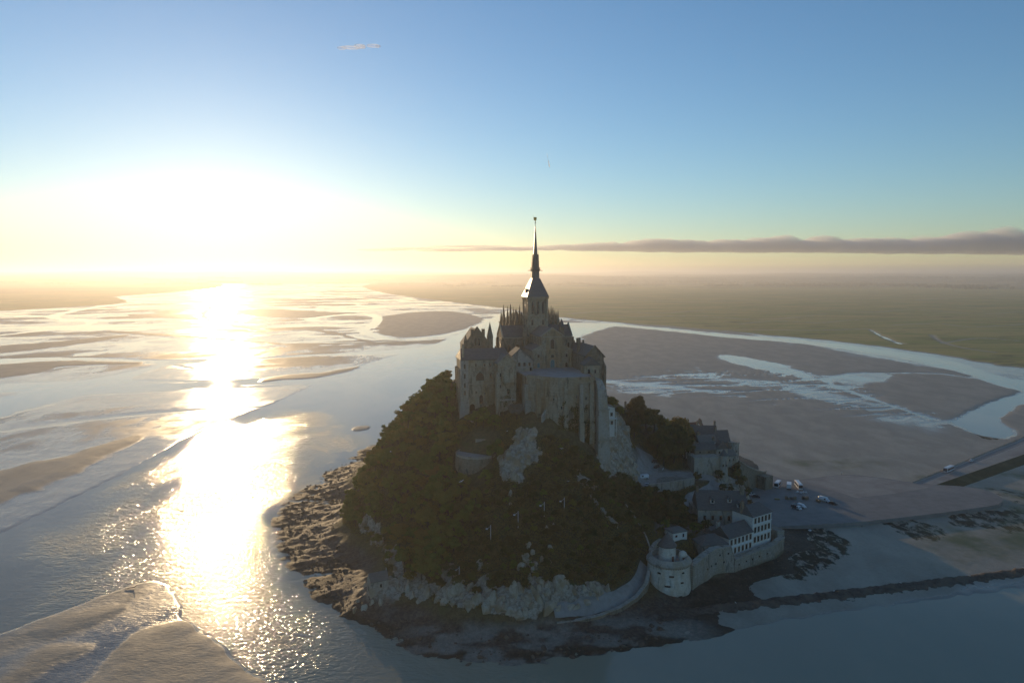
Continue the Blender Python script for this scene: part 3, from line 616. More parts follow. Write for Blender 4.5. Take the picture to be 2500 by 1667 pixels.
def church():
    T, o = abbey_part('abbey_church', 'brown granite abbey church with tall tower and needle spire on the summit', 'church', 0, 0, 76)
    # --- crossing tower
    m = MB(o).box(-5.3, 5.3, -5.3, 5.3, 76, 114.2)
    for su in (-1, 1):
        for sv in (-1, 1): m.box(su * 5.0 - .6, su * 5.0 + .6, sv * 5.0 - .6, sv * 5.0 + .6, 76, 113.4)
    for i in range(-1, 3): m.box(i * 2.9 - 1.45 - .22, i * 2.9 - 1.45 + .22, -5.52, -5.2, 105.2, 113.2)
    m.build('tower_wall', STONE, T)
    MB(o).box(-5.95, 5.95, -5.95, 5.95, 113.6, 114.7).build('cornice', STONE, T)
    MB(o).box(-5.75, 5.75, -5.75, 5.75, 104.2, 104.8).box(-5.6, 5.6, -5.6, 5.6, 98.6, 99.0).build('string_course', STONE, T)
    mm = MB(o)
    for i in range(-7, 8): mm.box(i * .75 - .17, i * .75 + .17, -5.72, -5.25, 112.9, 113.5); mm.box(-5.72, -5.25, i * .75 - .17, i * .75 + .17, 112.9, 113.5)
    tag(mm.build('corbel_table', STONE, T), kind='stuff')
    for u in (-2.9, 0, 2.9): opening(T, 'f', u, 105.6, 1.25, 6.6, -5.3, o, arch='round')
    for v in (-2.6, 0, 2.6): opening(T, 'l', v, 105.6, 1.5, 6.6, -5.3, o, arch='round')
    for u in (-3.0, 3.0): opening(T, 'f', u, 99.6, 1.1, 3.0, -5.3, o, arch='round')
    for v in (-2.0, 2.0): opening(T, 'l', v, 99.6, 1.1, 3.2, -5.3, o, arch='round')
    rf = MB(o).prism([(-6.1, -6.1), (6.1, -6.1), (6.1, 6.1), (-6.1, 6.1)], 114.7, 124.6, [(-2.1, -2.1), (2.1, -2.1), (2.1, 2.1), (-2.1, 2.1)]).build('tower_roof', LEAD, T)
    MB(o).box(-5.6, -4.3, -.9, .5, 116.8, 118.2).yz([(-1.05, 118.2), (.65, 118.2), (-.2, 119.0)], -5.7, -3.6).build('dormer', LEAD, rf)
    # --- spire
    sp = MB(o).cone(0, 0, 123.6, 128.5, 2.25, 2.2, 8, R(22.5)).build('spire_shaft', LEAD, T)
    MB(o).cone(0, 0, 128.2, 129.0, 2.35, 2.75, 8, R(22.5)).cone(0, 0, 129.0, 129.25, 2.8, 2.8, 8, R(22.5)).build('gallery', LEAD, T)
    for k in range(8):
        a = R(45 * k + 22.5); c, s = math.cos(a), math.sin(a); MB(o).tube((2.5 * c, 2.5 * s, 128.7), (4.1 * c, 4.1 * s, 128.6), .2, .1, 5).build('gargoyle', LEAD, T)
    g_ = MB(o)
    for k in range(8):
        a, b = R(45 * k + 22.5), R(45 * k + 67.5)
        p, q = (2.65 * math.cos(a), 2.65 * math.sin(a)), (2.65 * math.cos(b), 2.65 * math.sin(b))
        g_.tube((*p, 130.2), (*q, 130.2), .07, n=4)
        for i in range(4): t = i / 4; x, y = p[0] + (q[0] - p[0]) * t, p[1] + (q[1] - p[1]) * t; g_.tube((x, y, 129.2), (x, y, 130.3), .05, n=4)
    g_.build('balustrade', LEAD, T)
    c_ = MB(o)
    for k in range(8):
        a = R(45 * k + 22.5); c, s = math.cos(a), math.sin(a)
        c_.tube((1.85 * c, 1.85 * s, 129.1), (1.55 * c, 1.55 * s, 137.0), .26, .20, 5)
    c_.cone(0, 0, 129.1, 137.2, 1.5, 1.2, 8, R(22.5)).build('spire_stage', LEAD, T)
    for k in range(8):
        a = R(45 * k + 22.5); c, s = math.cos(a), math.sin(a)
        MB(o).tube((2.05 * c, 2.05 * s, 129.1), (1.75 * c, 1.75 * s, 136.4), .17, .13, 4).tube((1.75 * c, 1.75 * s, 136.4), (1.72 * c, 1.72 * s, 139.4), .16, .02, 4).tube((2.0 * c, 2.0 * s, 133.0), (2.45 * c, 2.45 * s, 133.3), .1, .04, 4).build('pinnacle', LEAD, T)
    MB(o).cone(0, 0, 133.0, 133.5, 1.95, 1.95, 8, R(22.5)).build('tier_ring', LEAD, T); MB(o).cone(0, 0, 136.8, 137.3, 1.75, 1.75, 8, R(22.5)).build('tier_ring', LEAD, T)
    s_ = MB(o).cone(0, 0, 137.0, 152.0, 1.18, .2, 8, R(22.5)).cone(0, 0, 148.6, 149.1, .42, .42, 8).cone(0, 0, 152.0, 153.6, .16, .12, 8).cone(0, 0, 153.6, 154.1, .15, .34, 8).cone(0, 0, 154.1, 154.6, .34, .12, 8)
    for k in range(11):
        zz = 138.4 + k * 1.25; rr = 1.18 - (zz - 137) / 15 * .98
        for a in range(8): c, s = math.cos(R(45 * a + 22.5)), math.sin(R(45 * a + 22.5)); s_.tube((rr * c * .9, rr * s * .9, zz), ((rr + .16) * c, (rr + .16) * s, zz + .12), .08, .05, 4)
    s_.build('spire', LEAD, T)
    # winged figure with raised sword
    st = MB(o).cone(0, 0, 154.6, 155.7, .20, .24, 8).cone(0, 0, 155.7, 156.45, .24, .30, 8).cone(0, 0, 156.45, 156.65, .30, .10, 8).cone(0, 0, 156.62, 157.02, .13, .15, 8).cone(0, 0, 157.02, 157.15, .15, .04, 8)
    st.tube((-.25, 0, 156.4), (-.75, 0, 156.9), .09, .06).tube((-.75, 0, 156.9), (-1.0, 0, 158.1), .05, .02).tube((.25, 0, 156.4), (.5, 0, 155.9), .09, .06)
    for s in (-1, 1): st.prism([(s * .1, .15), (s * .7, .45), (s * .62, .55), (s * .08, .28)], 155.3, 157.0, [(s * .1, .2), (s * .95, .55), (s * .88, .62), (s * .08, .3)])
    st.build('statue', GILT, T)
    # --- nave and aisles
    MB(o).xz([(-3.8, 76), (6.5, 76), (6.5, 95.2), (1.35, 98.9), (-3.8, 95.2)], -27, -5.3).build('nave_wall', STONE, T)
    MB(o).roof_y(-4.3, 7.0, -26.6, -5.2, 95.25, 99.5).build('nave_roof', SLATE2, T)
    MB(o).xz([(-9, 76), (-3.8, 76), (-3.8, 90.2), (-9, 88.0)], -27, -6.4).build('aisle_wall', STONE, T)
    MB(o).xz([(6.5, 76), (11.8, 76), (11.8, 88.0), (6.5, 90.2)], -27, -6.4).build('aisle_wall', STONE, T)
    MB(o).xz([(-9.3, 88.0), (-3.78, 90.3), (-3.78, 90.75), (-9.3, 88.4)], -26.7, -6.5).build('aisle_roof', SLATE2, T)
    MB(o).xz([(6.48, 90.3), (12.1, 88.0), (12.1, 88.4), (6.48, 90.75)], -26.7, -6.5).build('aisle_roof', SLATE2, T)
    for k in range(7):
        v = -25 + k * 2.9
        MB(o).box(-4.15, -3.75, v - .35, v + .35, 89.5, 95.0).build('pilaster', STONE, T)
        if k < 6: opening(T, 'l', v + 1.45, 91.3, 1.1, 3.1, -3.8, o, arch='round')
    for k in range(3): opening(T, 'l', -24 + k * 6.0, 82, 1.3, 3.6, -9, o, arch='round')
    # --- west front
    MB(o).box(-9.2, 12.0, -27.7, -26.9, 76, 88.2).build('west_front', STONE, T)
    MB(o).box(-9.5, 12.3, -28.1, -26.8, 88.2, 88.75).box(-9.35, 12.15, -27.95, -26.85, 83.9, 84.2).build('cornice', STONE, T)
    MB(o).xz([(-4.0, 88.2), (6.7, 88.2), (6.7, 95.4), (-4.0, 95.4)], -27.45, -26.95).xz([(-4.6, 95.4), (7.3, 95.4), (1.35, 99.6)], -27.6, -26.9).build('front_gable', STONE, T)
    MB(o).xz([(-4.9, 95.3), (1.35, 99.6), (1.35, 100.1), (-5.2, 95.5)], -27.85, -26.8).xz([(1.35, 99.6), (7.6, 95.3), (7.9, 95.5), (1.35, 100.1)], -27.85, -26.8).box(-4.6, 7.3, -27.85, -27.45, 95.1, 95.45).build('gable_coping', TRIM, T)
    MB(o).xz([(-9.2, 88.75), (-4.0, 88.75), (-4.0, 91.2)], -27.4, -26.95).build('volute_wall', STONE, T); MB(o).xz([(6.7, 88.75), (12.0, 88.75), (6.7, 91.2)], -27.4, -26.95).build('volute_wall', STONE, T)
    opening(T, 'f', 1.35, 89.2, 2.1, 4.9, -27.45, o, arch='round', t=.3)
    for u in (-3.2, 5.9): MB(o).box(u - .4, u + .4, -27.75, -27.4, 88.75, 95.1).build('pilaster', STONE, T)
    for u in (-8.4, -3.4, 6.2, 11.2):
        MB(o).cone(u, -27.75, 79.3, 87.5, .55, .48, 10).box(u - .7, u + .7, -28.35, -27.6, 79.2, 79.9).box(u - .65, u + .65, -28.3, -27.6, 87.4, 88.2).build('column', STONE, T)
    opening(T, 'f', 1.4, 79.7, 2.0, 3.9, -27.7, o, 'door', 'round', TEAL, t=.3); opening(T, 'f', 1.4, 84.7, 1.5, 1.6, -27.7, o, arch='round')
    for u in (-6.0, 8.8):
        opening(T, 'f', u, 79.7, 1.3, 2.4, -27.7, o, 'door', 'round', TEAL if u < 0 else None); opening(T, 'f', u, 84.8, 1.1, 1.6, -27.7, o)
    # --- transepts
    gable_wall(MB(o), -19.6, -5.2, -6.2, 6.2, 74, 93.8, 98.9, 'x').build('transept_wall', STONE2, T)
    MB(o).roof_x(-19.1, -5.3, -6.7, 6.7, 93.85, 99.4).build('transept_roof', SLATE, T)
    gable_wall(MB(o), 5.2, 19.0, -6.2, 6.2, 70, 93.8, 98.9, 'x').build('transept_wall', STONE2, T)
    MB(o).roof_x(5.3, 18.5, -6.7, 6.7, 93.85, 99.4).build('transept_roof', SLATE, T)
    for x in (-19.9, 18.6): MB(o).yz([(-6.6, 93.4), (0, 99.6), (6.6, 93.4), (6.9, 93.8), (0, 100.3), (-6.9, 93.8)], x, x + .7).cone(x + .35, 0, 100.1, 101.2, .25, .03, 4).build('gable_coping', TRIM, T)
    MB(o).box(-19.4, -5.4, -6.85, -6.2, 93.0, 93.5).build('string_course', TRIM, T); MB(o).box(5.4, 18.8, -6.85, -6.2, 93.0, 93.5).build('string_course', TRIM, T)
    for v in (-5.6, 5.6): MB(o).box(-20.4, -19.5, v - .8, v + .8, 74, 92).prism([(-20.4, v - .8), (-19.5, v - .8), (-19.5, v + .8), (-20.4, v + .8)], 92, 93.6, [(-19.6, v - .8), (-19.5, v - .8), (-19.5, v + .8), (-19.6, v + .8)]).build('buttress', STONE2, T)
    for u in (-16, -11.5): opening(T, 'f', u, 84.5, 1.6, 5.2, -6.2, o, arch='round')
    opening(T, 'l', 0, 87, 2.4, 6.0, -19.6, o, arch='round')
    for u in (14.0, 17.0): opening(T, 'f', u, 85.5, 1.2, 4.6, -6.2, o, arch='round')
    MB(o).cone(-7.6, -7.6, 76, 98, 1.5, 1.4, 8).cone(-7.6, -7.6, 98, 101.6, 1.6, .05, 8).build('stair_turret', STONE2, T)
    tt = MB(o).cone(12.8, -7.0, 74, 98.6, 1.55, 1.5, 8).build('stair_turret', STONE2, T); MB(o).cone(12.8, -7.0, 98.6, 103.0, 1.9, .05, 8).build('turret_roof', SLATE, tt)
    # --- gothic choir
    ap = [(-5.6, 5.3), (9.6, 5.3), (9.6, 26), (7.5, 32), (2, 35), (-3.5, 32), (-5.6, 26)]
    MB(o).prism(ap, 74, 100.2).build('choir_wall', STONE2, T)
    MB(o).prism([(x, y) for x, y in ap], 100.2, 103.2, [(2 + (x - 2) * .08, 5.3 if y < 6 else 24 + (y - 24) * .1) for x, y in ap]).build('choir_roof', LEAD, T)
    lo = [(-11.5, 8), (16.5, 8), (18, 26), (13, 38), (2, 43), (-8, 38), (-13, 26)]
    MB(o).prism(lo, 68, 89.5).build('chapel_wall', STONE2, T); MB(o).prism(lo, 89.5, 91.5, [(2 + (x - 2) * .6, 8 if y < 9 else 24 + (y - 24) * .6) for x, y in lo]).build('chapel_roof', LEAD, T)
    bal = MB(o)
    for (x0, y0), (x1, y1) in zip(ap, ap[1:] + ap[:1]):
        n_ = max(2, int(math.hypot(x1 - x0, y1 - y0) / .9))
        for i in range(n_): t = i / n_; bal.box(x0 + (x1 - x0) * t - .14, x0 + (x1 - x0) * t + .14, y0 + (y1 - y0) * t - .14, y0 + (y1 - y0) * t + .14, 100.1, 101.5)
    bal.build('balustrade', STONE2, T)
    piers = [(-11.5, 9), (-11.9, 14.5), (-12.5, 20), (-12.8, 26), (-9.5, 34), (-8.2, 9), (-8.6, 14.5), (-8.9, 20), (-9.0, 26), (15.6, 8), (16.4, 13.5), (17.2, 19), (17.8, 25), (12.8, 8.5), (13.4, 14), (13.9, 20), (14.2, 26), (12, 35), (2, 41), (-4, 39)]
    for k, (x, y) in enumerate(piers):
        outer = abs(x - 2) > 12.5
        pinnacle(T, o, x, y, 88, (106.0 if outer else 108.2) + (k * 37 % 5) * .35, .62)
        inx = 2 + (x - 2) * .52 if abs(x - 2) > 5 else x; iny = min(y, 27) if abs(x - 2) > 5 else y - 8
        MB(o).tube((x, y, 98.2), (inx, iny, 99.4), .34, .3, 4).tube((x, y, 94.8), (inx, iny, 97.4), .3, .26, 4).build('flying_buttress', STONE2, T)
    for k in range(5): pinnacle(T, o, -5.8, 7 + k * 4.6, 99.5, 106.4 + (k % 2) * .6, .42); pinnacle(T, o, 9.8, 7 + k * 4.6, 99.5, 106.0, .42)
    for k in range(5): opening(T, 'l', 9 + k * 4.4, 91.5, 2.2, 7.5, -5.6, o, arch='pointed')
church()

def terrace():
    T, o = abbey_part('abbey_terrace', 'high buttressed granite terrace in front of the church doors', 'terrace', -3, -50, 48)
    P = [(-19.5, -27.2), (-19.5, -55), (-8, -66.5), (8.8, -68.2), (13.2, -50), (12.4, -27.2)]
    MB(o).prism([(-20, -27.9), (-20.2, -55.6), (-8.3, -67.5), (9.2, -69.2), (13.5, -50), (12.7, -27.9)], 46, 79.3, [(x * .995, y if y > -28 else y * .995) for x, y in P]).build('retaining_wall', STONE, T)
    MB(o).prism([(-19, -27.9), (-19, -54.8), (-7.8, -66), (8.5, -67.7), (12.8, -50), (12.0, -27.9)], 79.31, 79.45).build('paving', PAVE, T)
    for k in range(26):                                        # large slabs laid in the forecourt
        u = -15 + (k % 9) * 2.9; v = -33 - (k // 9) * 9.5
        if -17 < u < 11 and v > -64: MB(o).box(u - 1.25, u + 1.25, v - 4.3, v + 4.3, 79.45, 79.475 + (k * 7 % 5) * .004).build('slab', PAVE, T)
    for a, b in zip(P[1:-1], P[2:]):
        L = math.hypot(b[0] - a[0], b[1] - a[1]); n = ((b[1] - a[1]) / L * .25, -(b[0] - a[0]) / L * .25)
        MB(o).prism([(a[0] - n[0], a[1] - n[1]), (b[0] - n[0], b[1] - n[1]), (b[0] + n[0], b[1] + n[1]), (a[0] + n[0], a[1] + n[1])], 79.2, 80.45).build('parapet', STONE, T)
    def but(u, v, wd, dp, z0, z1, mat=STONE):
        m = MB(o); s = (z1 - z0) / 3
        for i in range(3): d = dp * (1 - .28 * i); m.box(u - wd / 2 + .1 * i, u + wd / 2 - .1 * i, v - d, v + 2.5, z0 + s * i, z0 + s * (i + 1) - .5 * (i == 2)); m.xz([(u - wd / 2 + .1 * i, z0 + s * (i + 1) - .5), (u + wd / 2 - .1 * i, z0 + s * (i + 1) - .5), (u + wd / 2 - .1 * i, z0 + s * (i + 1)), (u - wd / 2 + .1 * i, z0 + s * (i + 1))], v - d - .12, v)
        m.build('buttress', mat, T)
    but(-19.2, -53.5, 3.2, 4.6, 54, 76, STONE3); but(-15.4, -59.0, 2.2, 3.4, 56, 78, STONE); but(-12.4, -62, 1.6, 2.4, 56, 78.6, STONE)
    but(-4.6, -67.0, 2.0, 1.6, 52, 78.8); but(2.2, -67.8, 2.1, 3.0, 51, 77.5, STONE3); but(7.2, -68.4, 2.4, 1.8, 50, 77.8)
    m = MB(o).prism([(8.6, -74.5), (14.8, -74.0), (15.2, -60), (9.0, -62)], 40, 66, [(9.2, -72.6), (14.2, -72.2), (14.4, -60), (9.2, -62)]).prism([(9.3, -72.3), (14.0, -71.9), (14.2, -60), (9.3, -62)], 66, 75, [(9.4, -71), (13.6, -70.6), (13.8, -60), (9.4, -62)]).prism([(9.4, -70.8), (13.5, -70.4), (13.7, -60), (9.4, -62)], 75, 78.6, [(9.4, -68.4), (13.2, -66), (13.2, -60), (9.4, -62)])
    m.build('great_buttress', STONE3, T)
    MB(o).box(8.4, 15.0, -74.8, -73.9, 52.2, 52.7).build('string_course', TRIM, T); MB(o).box(9.0, 14.4, -73.0, -72.0, 65.8, 66.2).build('string_course', TRIM, T)
    for u, z, h in ((-2.2, 57, 9), (5.0, 58, 8)): opening(T, 'f', u, z, 1.8, h, -67.6, o, 'relieving_arch', 'round', STONE2)
    for u, z in ((-10.2, 70), (-6.5, 66), (0.3, 71), (4.8, 70)): opening(T, 'f', u, z, .6, 1.3, -68.0 if u > -6 else -66.9, o)
terrace()

def north_range():
    T, o = abbey_part('monastery_range', 'tall fortress-like granite wing with slate roof and big arched window', 'monastery', -38, -33, 56)
    MB(o).box(-47.5, -27.5, -40, -26, 50, 86.4).build('wall', STONE, T)
    MB(o).roof_x(-48, -27.0, -40.6, -25.4, 86.45, 91.0, hip=1.2).build('roof', SLATE, T)
    MB(o).box(-47.7, -27.4, -40.25, -39.95, 86.0, 86.45).build('string_course', TRIM, T); MB(o).box(-47.6, -27.4, -40.15, -39.95, 74.6, 74.9).build('string_course', TRIM, T)
    m = MB(o).prism([(-49.6, -42.2), (-43.6, -41.6), (-43.6, -38), (-49.2, -38)], 50, 68.5, [(-48.0, -40.5), (-44.2, -40.4), (-44.2, -38), (-48, -38)]).prism([(-48.0, -40.4), (-44.2, -40.3), (-44.2, -38), (-48, -38)], 68.5, 86.2)
    m.build('corner_buttress', STONE3, T)
    for u in (-35.2, -30.8): MB(o).box(u - .7, u + .7, -40.9, -39.9, 52, 73).prism([(u - .7, -40.9), (u + .7, -40.9), (u + .7, -39.9), (u - .7, -39.9)], 73, 74.2, [(u - .7, -40.05), (u + .7, -40.05), (u + .7, -39.9), (u - .7, -39.9)]).build('buttress', STONE, T)
    opening(T, 'f', -38.6, 76.3, 4.0, 4.4, -40, o, arch='pointed', t=.3)
    opening(T, 'f', -38.0, 65.0, 1.9, 4.6, -40, o, arch='pointed'); opening(T, 'f', -42.4, 60.0, 2.6, 5.2, -40, o, 'doorway', 'round', t=.3); opening(T, 'f', -33.0, 60.5, 1.8, 4.0, -40, o, arch='round')
    for z in (82.2, 77.6, 73.2, 69.6): opening(T, 'f', -46.0, z, .7, 2.2, -40.4, o, arch='round')
    for u, z, h in ((-33.4, 77.2, 2.6), (-36.4, 83, 1.5), (-33.8, 83, 1.5), (-40.6, 83, 1.5), (-34.8, 73.0, 1.0), (-31.0, 71.5, 1.0), (-30, 80, 1.6), (-40.5, 70, 1.2), (-36, 69.5, 1.0)): opening(T, 'f', u, z, .8, h, -40, o)
    chimney(T, o, -46.4, -38.5, 84, 93.4, 1.0, 1.0, STONE)
    # buttressed side
    for v in (-37, -32, -28): MB(o).box(-48.6, -47.4, v - .6, v + .6, 50, 82).build('buttress', STONE, T)

    T, o = abbey_part('gothic_hall', 'steep-gabled gothic hall with chimneys and slim pinnacle turret', 'monastery', -35, -5, 68)
    gable_wall(MB(o), -40.8, -29.2, -15, 2, 60, 90.6, 98.4).build('wall', STONE2, T)
    MB(o).roof_y(-41.0, -29.0, -14.4, 2, 90.6, 98.8).build('roof', SLATE2, T)
    MB(o).xz([(-41.4, 90.0), (-28.6, 90.0), (-28.4, 91.6), (-35, 100.3), (-41.6, 91.6)], -15.6, -14.3).build('gable_coping', STONE2, T)
    for u in (-35.9, -34.1): opening(T, 'f', u, 90.6, 1.1, 4.0, -15.6, o, arch='pointed')
    for u in (-37.6, -31.8): chimney(T, o, u, -15.0, 93, 98.9, 1.5, 1.3, STONE2, 0)
    tt = MB(o).cone(-28.2, -14.5, 70, 94.6, 1.75, 1.6, 8, R(22.5)).build('corner_turret', STONE2, T)
    MB(o).cone(-28.2, -14.5, 94.6, 102.4, 1.75, .05, 8, R(22.5)).build('turret_spire', STONE2, tt)
    tt = MB(o).cone(-40.9, -14.8, 70, 92.6, 1.0, .95, 8).build('corner_turret', STONE2, T); MB(o).cone(-40.9, -14.8, 92.6, 96.0, 1.05, .05, 8).build('turret_spire', STONE2, tt)

    T, o = abbey_part('cloister_wing', 'low slate-roofed wing joining the gothic hall to the church', 'monastery', -24, -10, 70)
    MB(o).box(-29, -19.6, -18, -4, 62, 86.0).build('wall', STONE2, T); MB(o).roof_x(-29.2, -19.5, -18.4, -3.8, 86.05, 88.6).build('roof', SLATE, T)
    MB(o).cone(-24.6, -11, 88.3, 89.6, .4, .3, 6).build('finial', STONE2, T)
    for u in (-27.5, -25, -22.5): opening(T, 'f', u, 81, .9, 2.4, -18, o, arch='round')

    T, o = abbey_part('gabled_lodging', 'narrow gabled granite lodging squeezed beside the terrace wall', 'building', -27, -44, 58)
    gable_wall(MB(o), -31.5, -22.8, -48, -36, 60, 85.0, 88.6).build('wall', STONE, T); MB(o).roof_y(-31.9, -22.4, -47.7, -36, 85.05, 89.0).build('roof', SLATE2, T)
    MB(o).xz([(-32, 84.6), (-27.15, 88.8), (-22.3, 84.6), (-22.1, 85.1), (-27.15, 89.5), (-32.2, 85.1)], -48.4, -47.6).build('gable_coping', STONE, T)
    MB(o).prism([(-30, -48), (-23.5, -48), (-24.5, -50.2), (-29, -50.2)], 76.5, 84, [(-30, -48), (-23.5, -48), (-24.5, -49.6), (-29, -49.6)]).prism([(-27.6, -48), (-25.9, -48), (-26.1, -48.3), (-27.4, -48.3)], 73.5, 76.5, [(-30, -48), (-23.5, -48), (-24.5, -50.2), (-29, -50.2)]).build('corbelled_bay', STONE, T)
    opening(T, 'f', -26.8, 70.5, .9, 2.6, -48, o, arch='round')
    for u, z in ((-30.4, 79), (-30.4, 73.5), (-24.4, 67)): opening(T, 'f', u, z, .7, 1.6, -48, o)
    MB(o).box(-31.2, -23.2, -49.2, -48, 67.6, 68.4).build('ledge', STONE3, T)
    MB(o).box(-32.5, -31, -49.4, -47, 56, 79).prism([(-32.5, -49.4), (-31, -49.4), (-31, -47), (-32.5, -47)], 79, 81, [(-32.2, -48.1), (-31, -48.1), (-31, -47), (-32.2, -47)]).build('buttress', STONE, T)

    T, o = abbey_part('terrace_lodge', 'pale rendered lodge with three windows beside the church front', 'house', -16, -32, 78)
    MB(o).xz([(-21.6, 74), (-11.2, 74), (-11.2, 84.4), (-17.8, 90.2), (-21.6, 87.0)], -36, -27.5).build('wall', STONE3, T)
    MB(o).xz([(-10.9, 84.1), (-17.8, 90.2), (-21.9, 86.8), (-22.0, 87.3), (-17.8, 90.9), (-10.6, 84.6)], -36.4, -27.4).build('roof', SLATE2, T)
    for u in (-18.2, -15.6, -13.0): opening(T, 'f', u, 82.0, 1.1, 1.7, -36, o)
    opening(T, 'f', -12.4, 79.5, 1.0, 1.8, -36, o, 'door')
north_range()

def south_range():
    T, o = abbey_part('abbot_lodging', 'tall dark granite lodging with steep gable beyond the terrace', 'monastery', 17, -38, 54)
    gable_wall(MB(o), 12.6, 21.8, -46, -22, 46, 86.6, 91.6).build('wall', STONE2, T)
    MB(o).roof_y(12.2, 22.2, -45.6, -22, 86.65, 92.0).build('roof', SLATE2, T)
    MB(o).xz([(12.0, 86.2), (17.2, 91.8), (22.4, 86.2), (22.6, 86.7), (17.2, 92.5), (11.8, 86.7)], -46.4, -45.5).build('gable_coping', STONE2, T)
    MB(o).box(21.6, 23.0, -46.6, -44.6, 46, 82).prism([(21.6, -46.6), (23, -46.6), (23, -44.6), (21.6, -44.6)], 82, 85, [(21.6, -45.6), (21.8, -45.6), (21.8, -44.6), (21.6, -44.6)]).build('buttress', STONE2, T)
    for v in (-40, -33): MB(o).box(21.7, 22.9, v - .7, v + .7, 46, 80).build('buttress', STONE2, T)
    for u, z in ((19.6, 79), (19.6, 72), (20.2, 65), (19.4, 84.5)): opening(T, 'f', u, z, .8, 1.8, -46, o)
    chimney(T, o, 13.4, -33, 86, 94.2, 1.1, .9, STONE2, 0); chimney(T, o, 15.6, -27, 88, 94.4, 1.6, 1.0, STONE2, 0)
    T, o = abbey_part('terrace_porch', 'small gabled stone porch house at the end of the terrace', 'building', 14, -49, 56)
    gable_wall(MB(o), 9.8, 17.4, -52, -46.4, 46, 83.6, 86.6).build('wall', STONE, T); MB(o).roof_y(9.4, 17.8, -52.3, -46.4, 83.65, 87.2).build('roof', SLATE, T)
    opening(T, 'f', 15.2, 79.6, .9, 1.8, -52, o); opening(T, 'f', 12.0, 79.6, 1.1, 2.2, -52, o, 'door', 'round')
    T, o = abbey_part('sacristy_wing', 'sloping slate-roofed wing between church front and abbot lodging', 'building', 14, -34, 70)
    MB(o).xz([(11.9, 66), (16.5, 66), (16.5, 84.0), (11.9, 86.8)], -45.8, -22).build('wall', STONE2, T); MB(o).xz([(11.7, 86.9), (16.8, 83.8), (16.8, 84.3), (11.7, 87.5)], -46.1, -21.8).build('roof', SLATE, T)
    T, o = abbey_part('presbytery_row', 'row of slate roofs with chimneys descending behind the south transept', 'building', 22, -5, 62)
    MB(o).box(18.9, 25, -20, 6, 54, 86.5).build('wall', STONE2, T); MB(o).roof_y(18.6, 25.3, -20.3, 6.3, 86.55, 89.6).build('roof', SLATE2, T)
    MB(o).box(18.95, 23, 0, 9, 60, 90.5).build('stair_block', STONE2, T)
    for v in (-16, -6): chimney(T, o, 22, v, 88, 92.2, .7, .7, STONE2, 0)
    MB(o).box(20.2, 21.6, -2, -.6, 90, 92.6).build('stair_head', STONE2, T)
    T, o = abbey_part('scaffold_hut', 'small pale lean-to annexe clinging beside the great buttress', 'building', 19.5, -56, 52)
    MB(o).xz([(17.2, 50), (22.6, 50), (22.6, 63.8), (17.2, 65.6)], -59, -53).build('wall', WHITE, T); MB(o).xz([(17.0, 65.7), (22.9, 63.7), (22.9, 64.1), (17.0, 66.1)], -59.3, -52.8).build('roof', SLATE2, T)
    for u, z in ((18.8, 60.5), (21.0, 60), (19.4, 56.2), (21.2, 56)): opening(T, 'f', u, z, .9, 1.5, -59, o)
    MB(o).box(16.8, 23.4, -60.6, -59.0, 58.6, 58.9).box(22.8, 23.0, -60.5, -60.3, 50, 59.8).box(17.0, 17.2, -60.5, -60.3, 50, 59.8).build('balcony', WHITE, T)
south_range()
# ================================================================ rampart, towers and town
def lp(T, x, y, rz):                      # world -> local of a thing
    return None
def wall_run(name, label, pts, th, h0, mat, cat='wall', cren=False, base=None):
    """a wall following points (x, y, z_top); foot buried in the ground"""
    pts = [(p[0], p[1], ground(p[0], p[1]) + 1.0 if p[2] is None else p[2]) for p in pts]
    x0, y0 = pts[0][:2]; zb = min(ground(p[0], p[1]) for p in pts) - 1.5; o = (x0, y0, zb)
    T = thing(name, label, cat, o); m = MB(o); c = MB(o)
    for (xa, ya, za), (xb, yb, zb_) in zip(pts, pts[1:]):
        L = math.hypot(xb - xa, yb - ya); nx, ny = (yb - ya) / L * th / 2, -(xb - xa) / L * th / 2; f = base if base is not None else min(ground(xa, ya), ground(xb, yb)) - 1.5
        m.add([(xa - nx, ya - ny, f), (xb - nx, yb - ny, f), (xb + nx, yb + ny, f), (xa + nx, ya + ny, f), (xa - nx, ya - ny, za), (xb - nx, yb - ny, zb_), (xb + nx, yb + ny, zb_), (xa + nx, ya + ny, za)],
              [(0, 1, 2, 3), (7, 6, 5, 4), (0, 4, 5, 1), (1, 5, 6, 2), (2, 6, 7, 3), (3, 7, 4, 0)])
        k = 1.25
        c.add([(xa - nx * k, ya - ny * k, za), (xb - nx * k, yb - ny * k, zb_), (xb + nx * k, yb + ny * k, zb_), (xa + nx * k, ya + ny * k, za), (xa - nx * k, ya - ny * k, za + h0), (xb - nx * k, yb - ny * k, zb_ + h0), (xb + nx * k, yb + ny * k, zb_ + h0), (xa + nx * k, ya + ny * k, za + h0)],
              [(0, 1, 2, 3), (7, 6, 5, 4), (0, 4, 5, 1), (1, 5, 6, 2), (2, 6, 7, 3), (3, 7, 4, 0)])
    m.build('wall', mat, T); c.build('coping', STONE3, T)
    return T

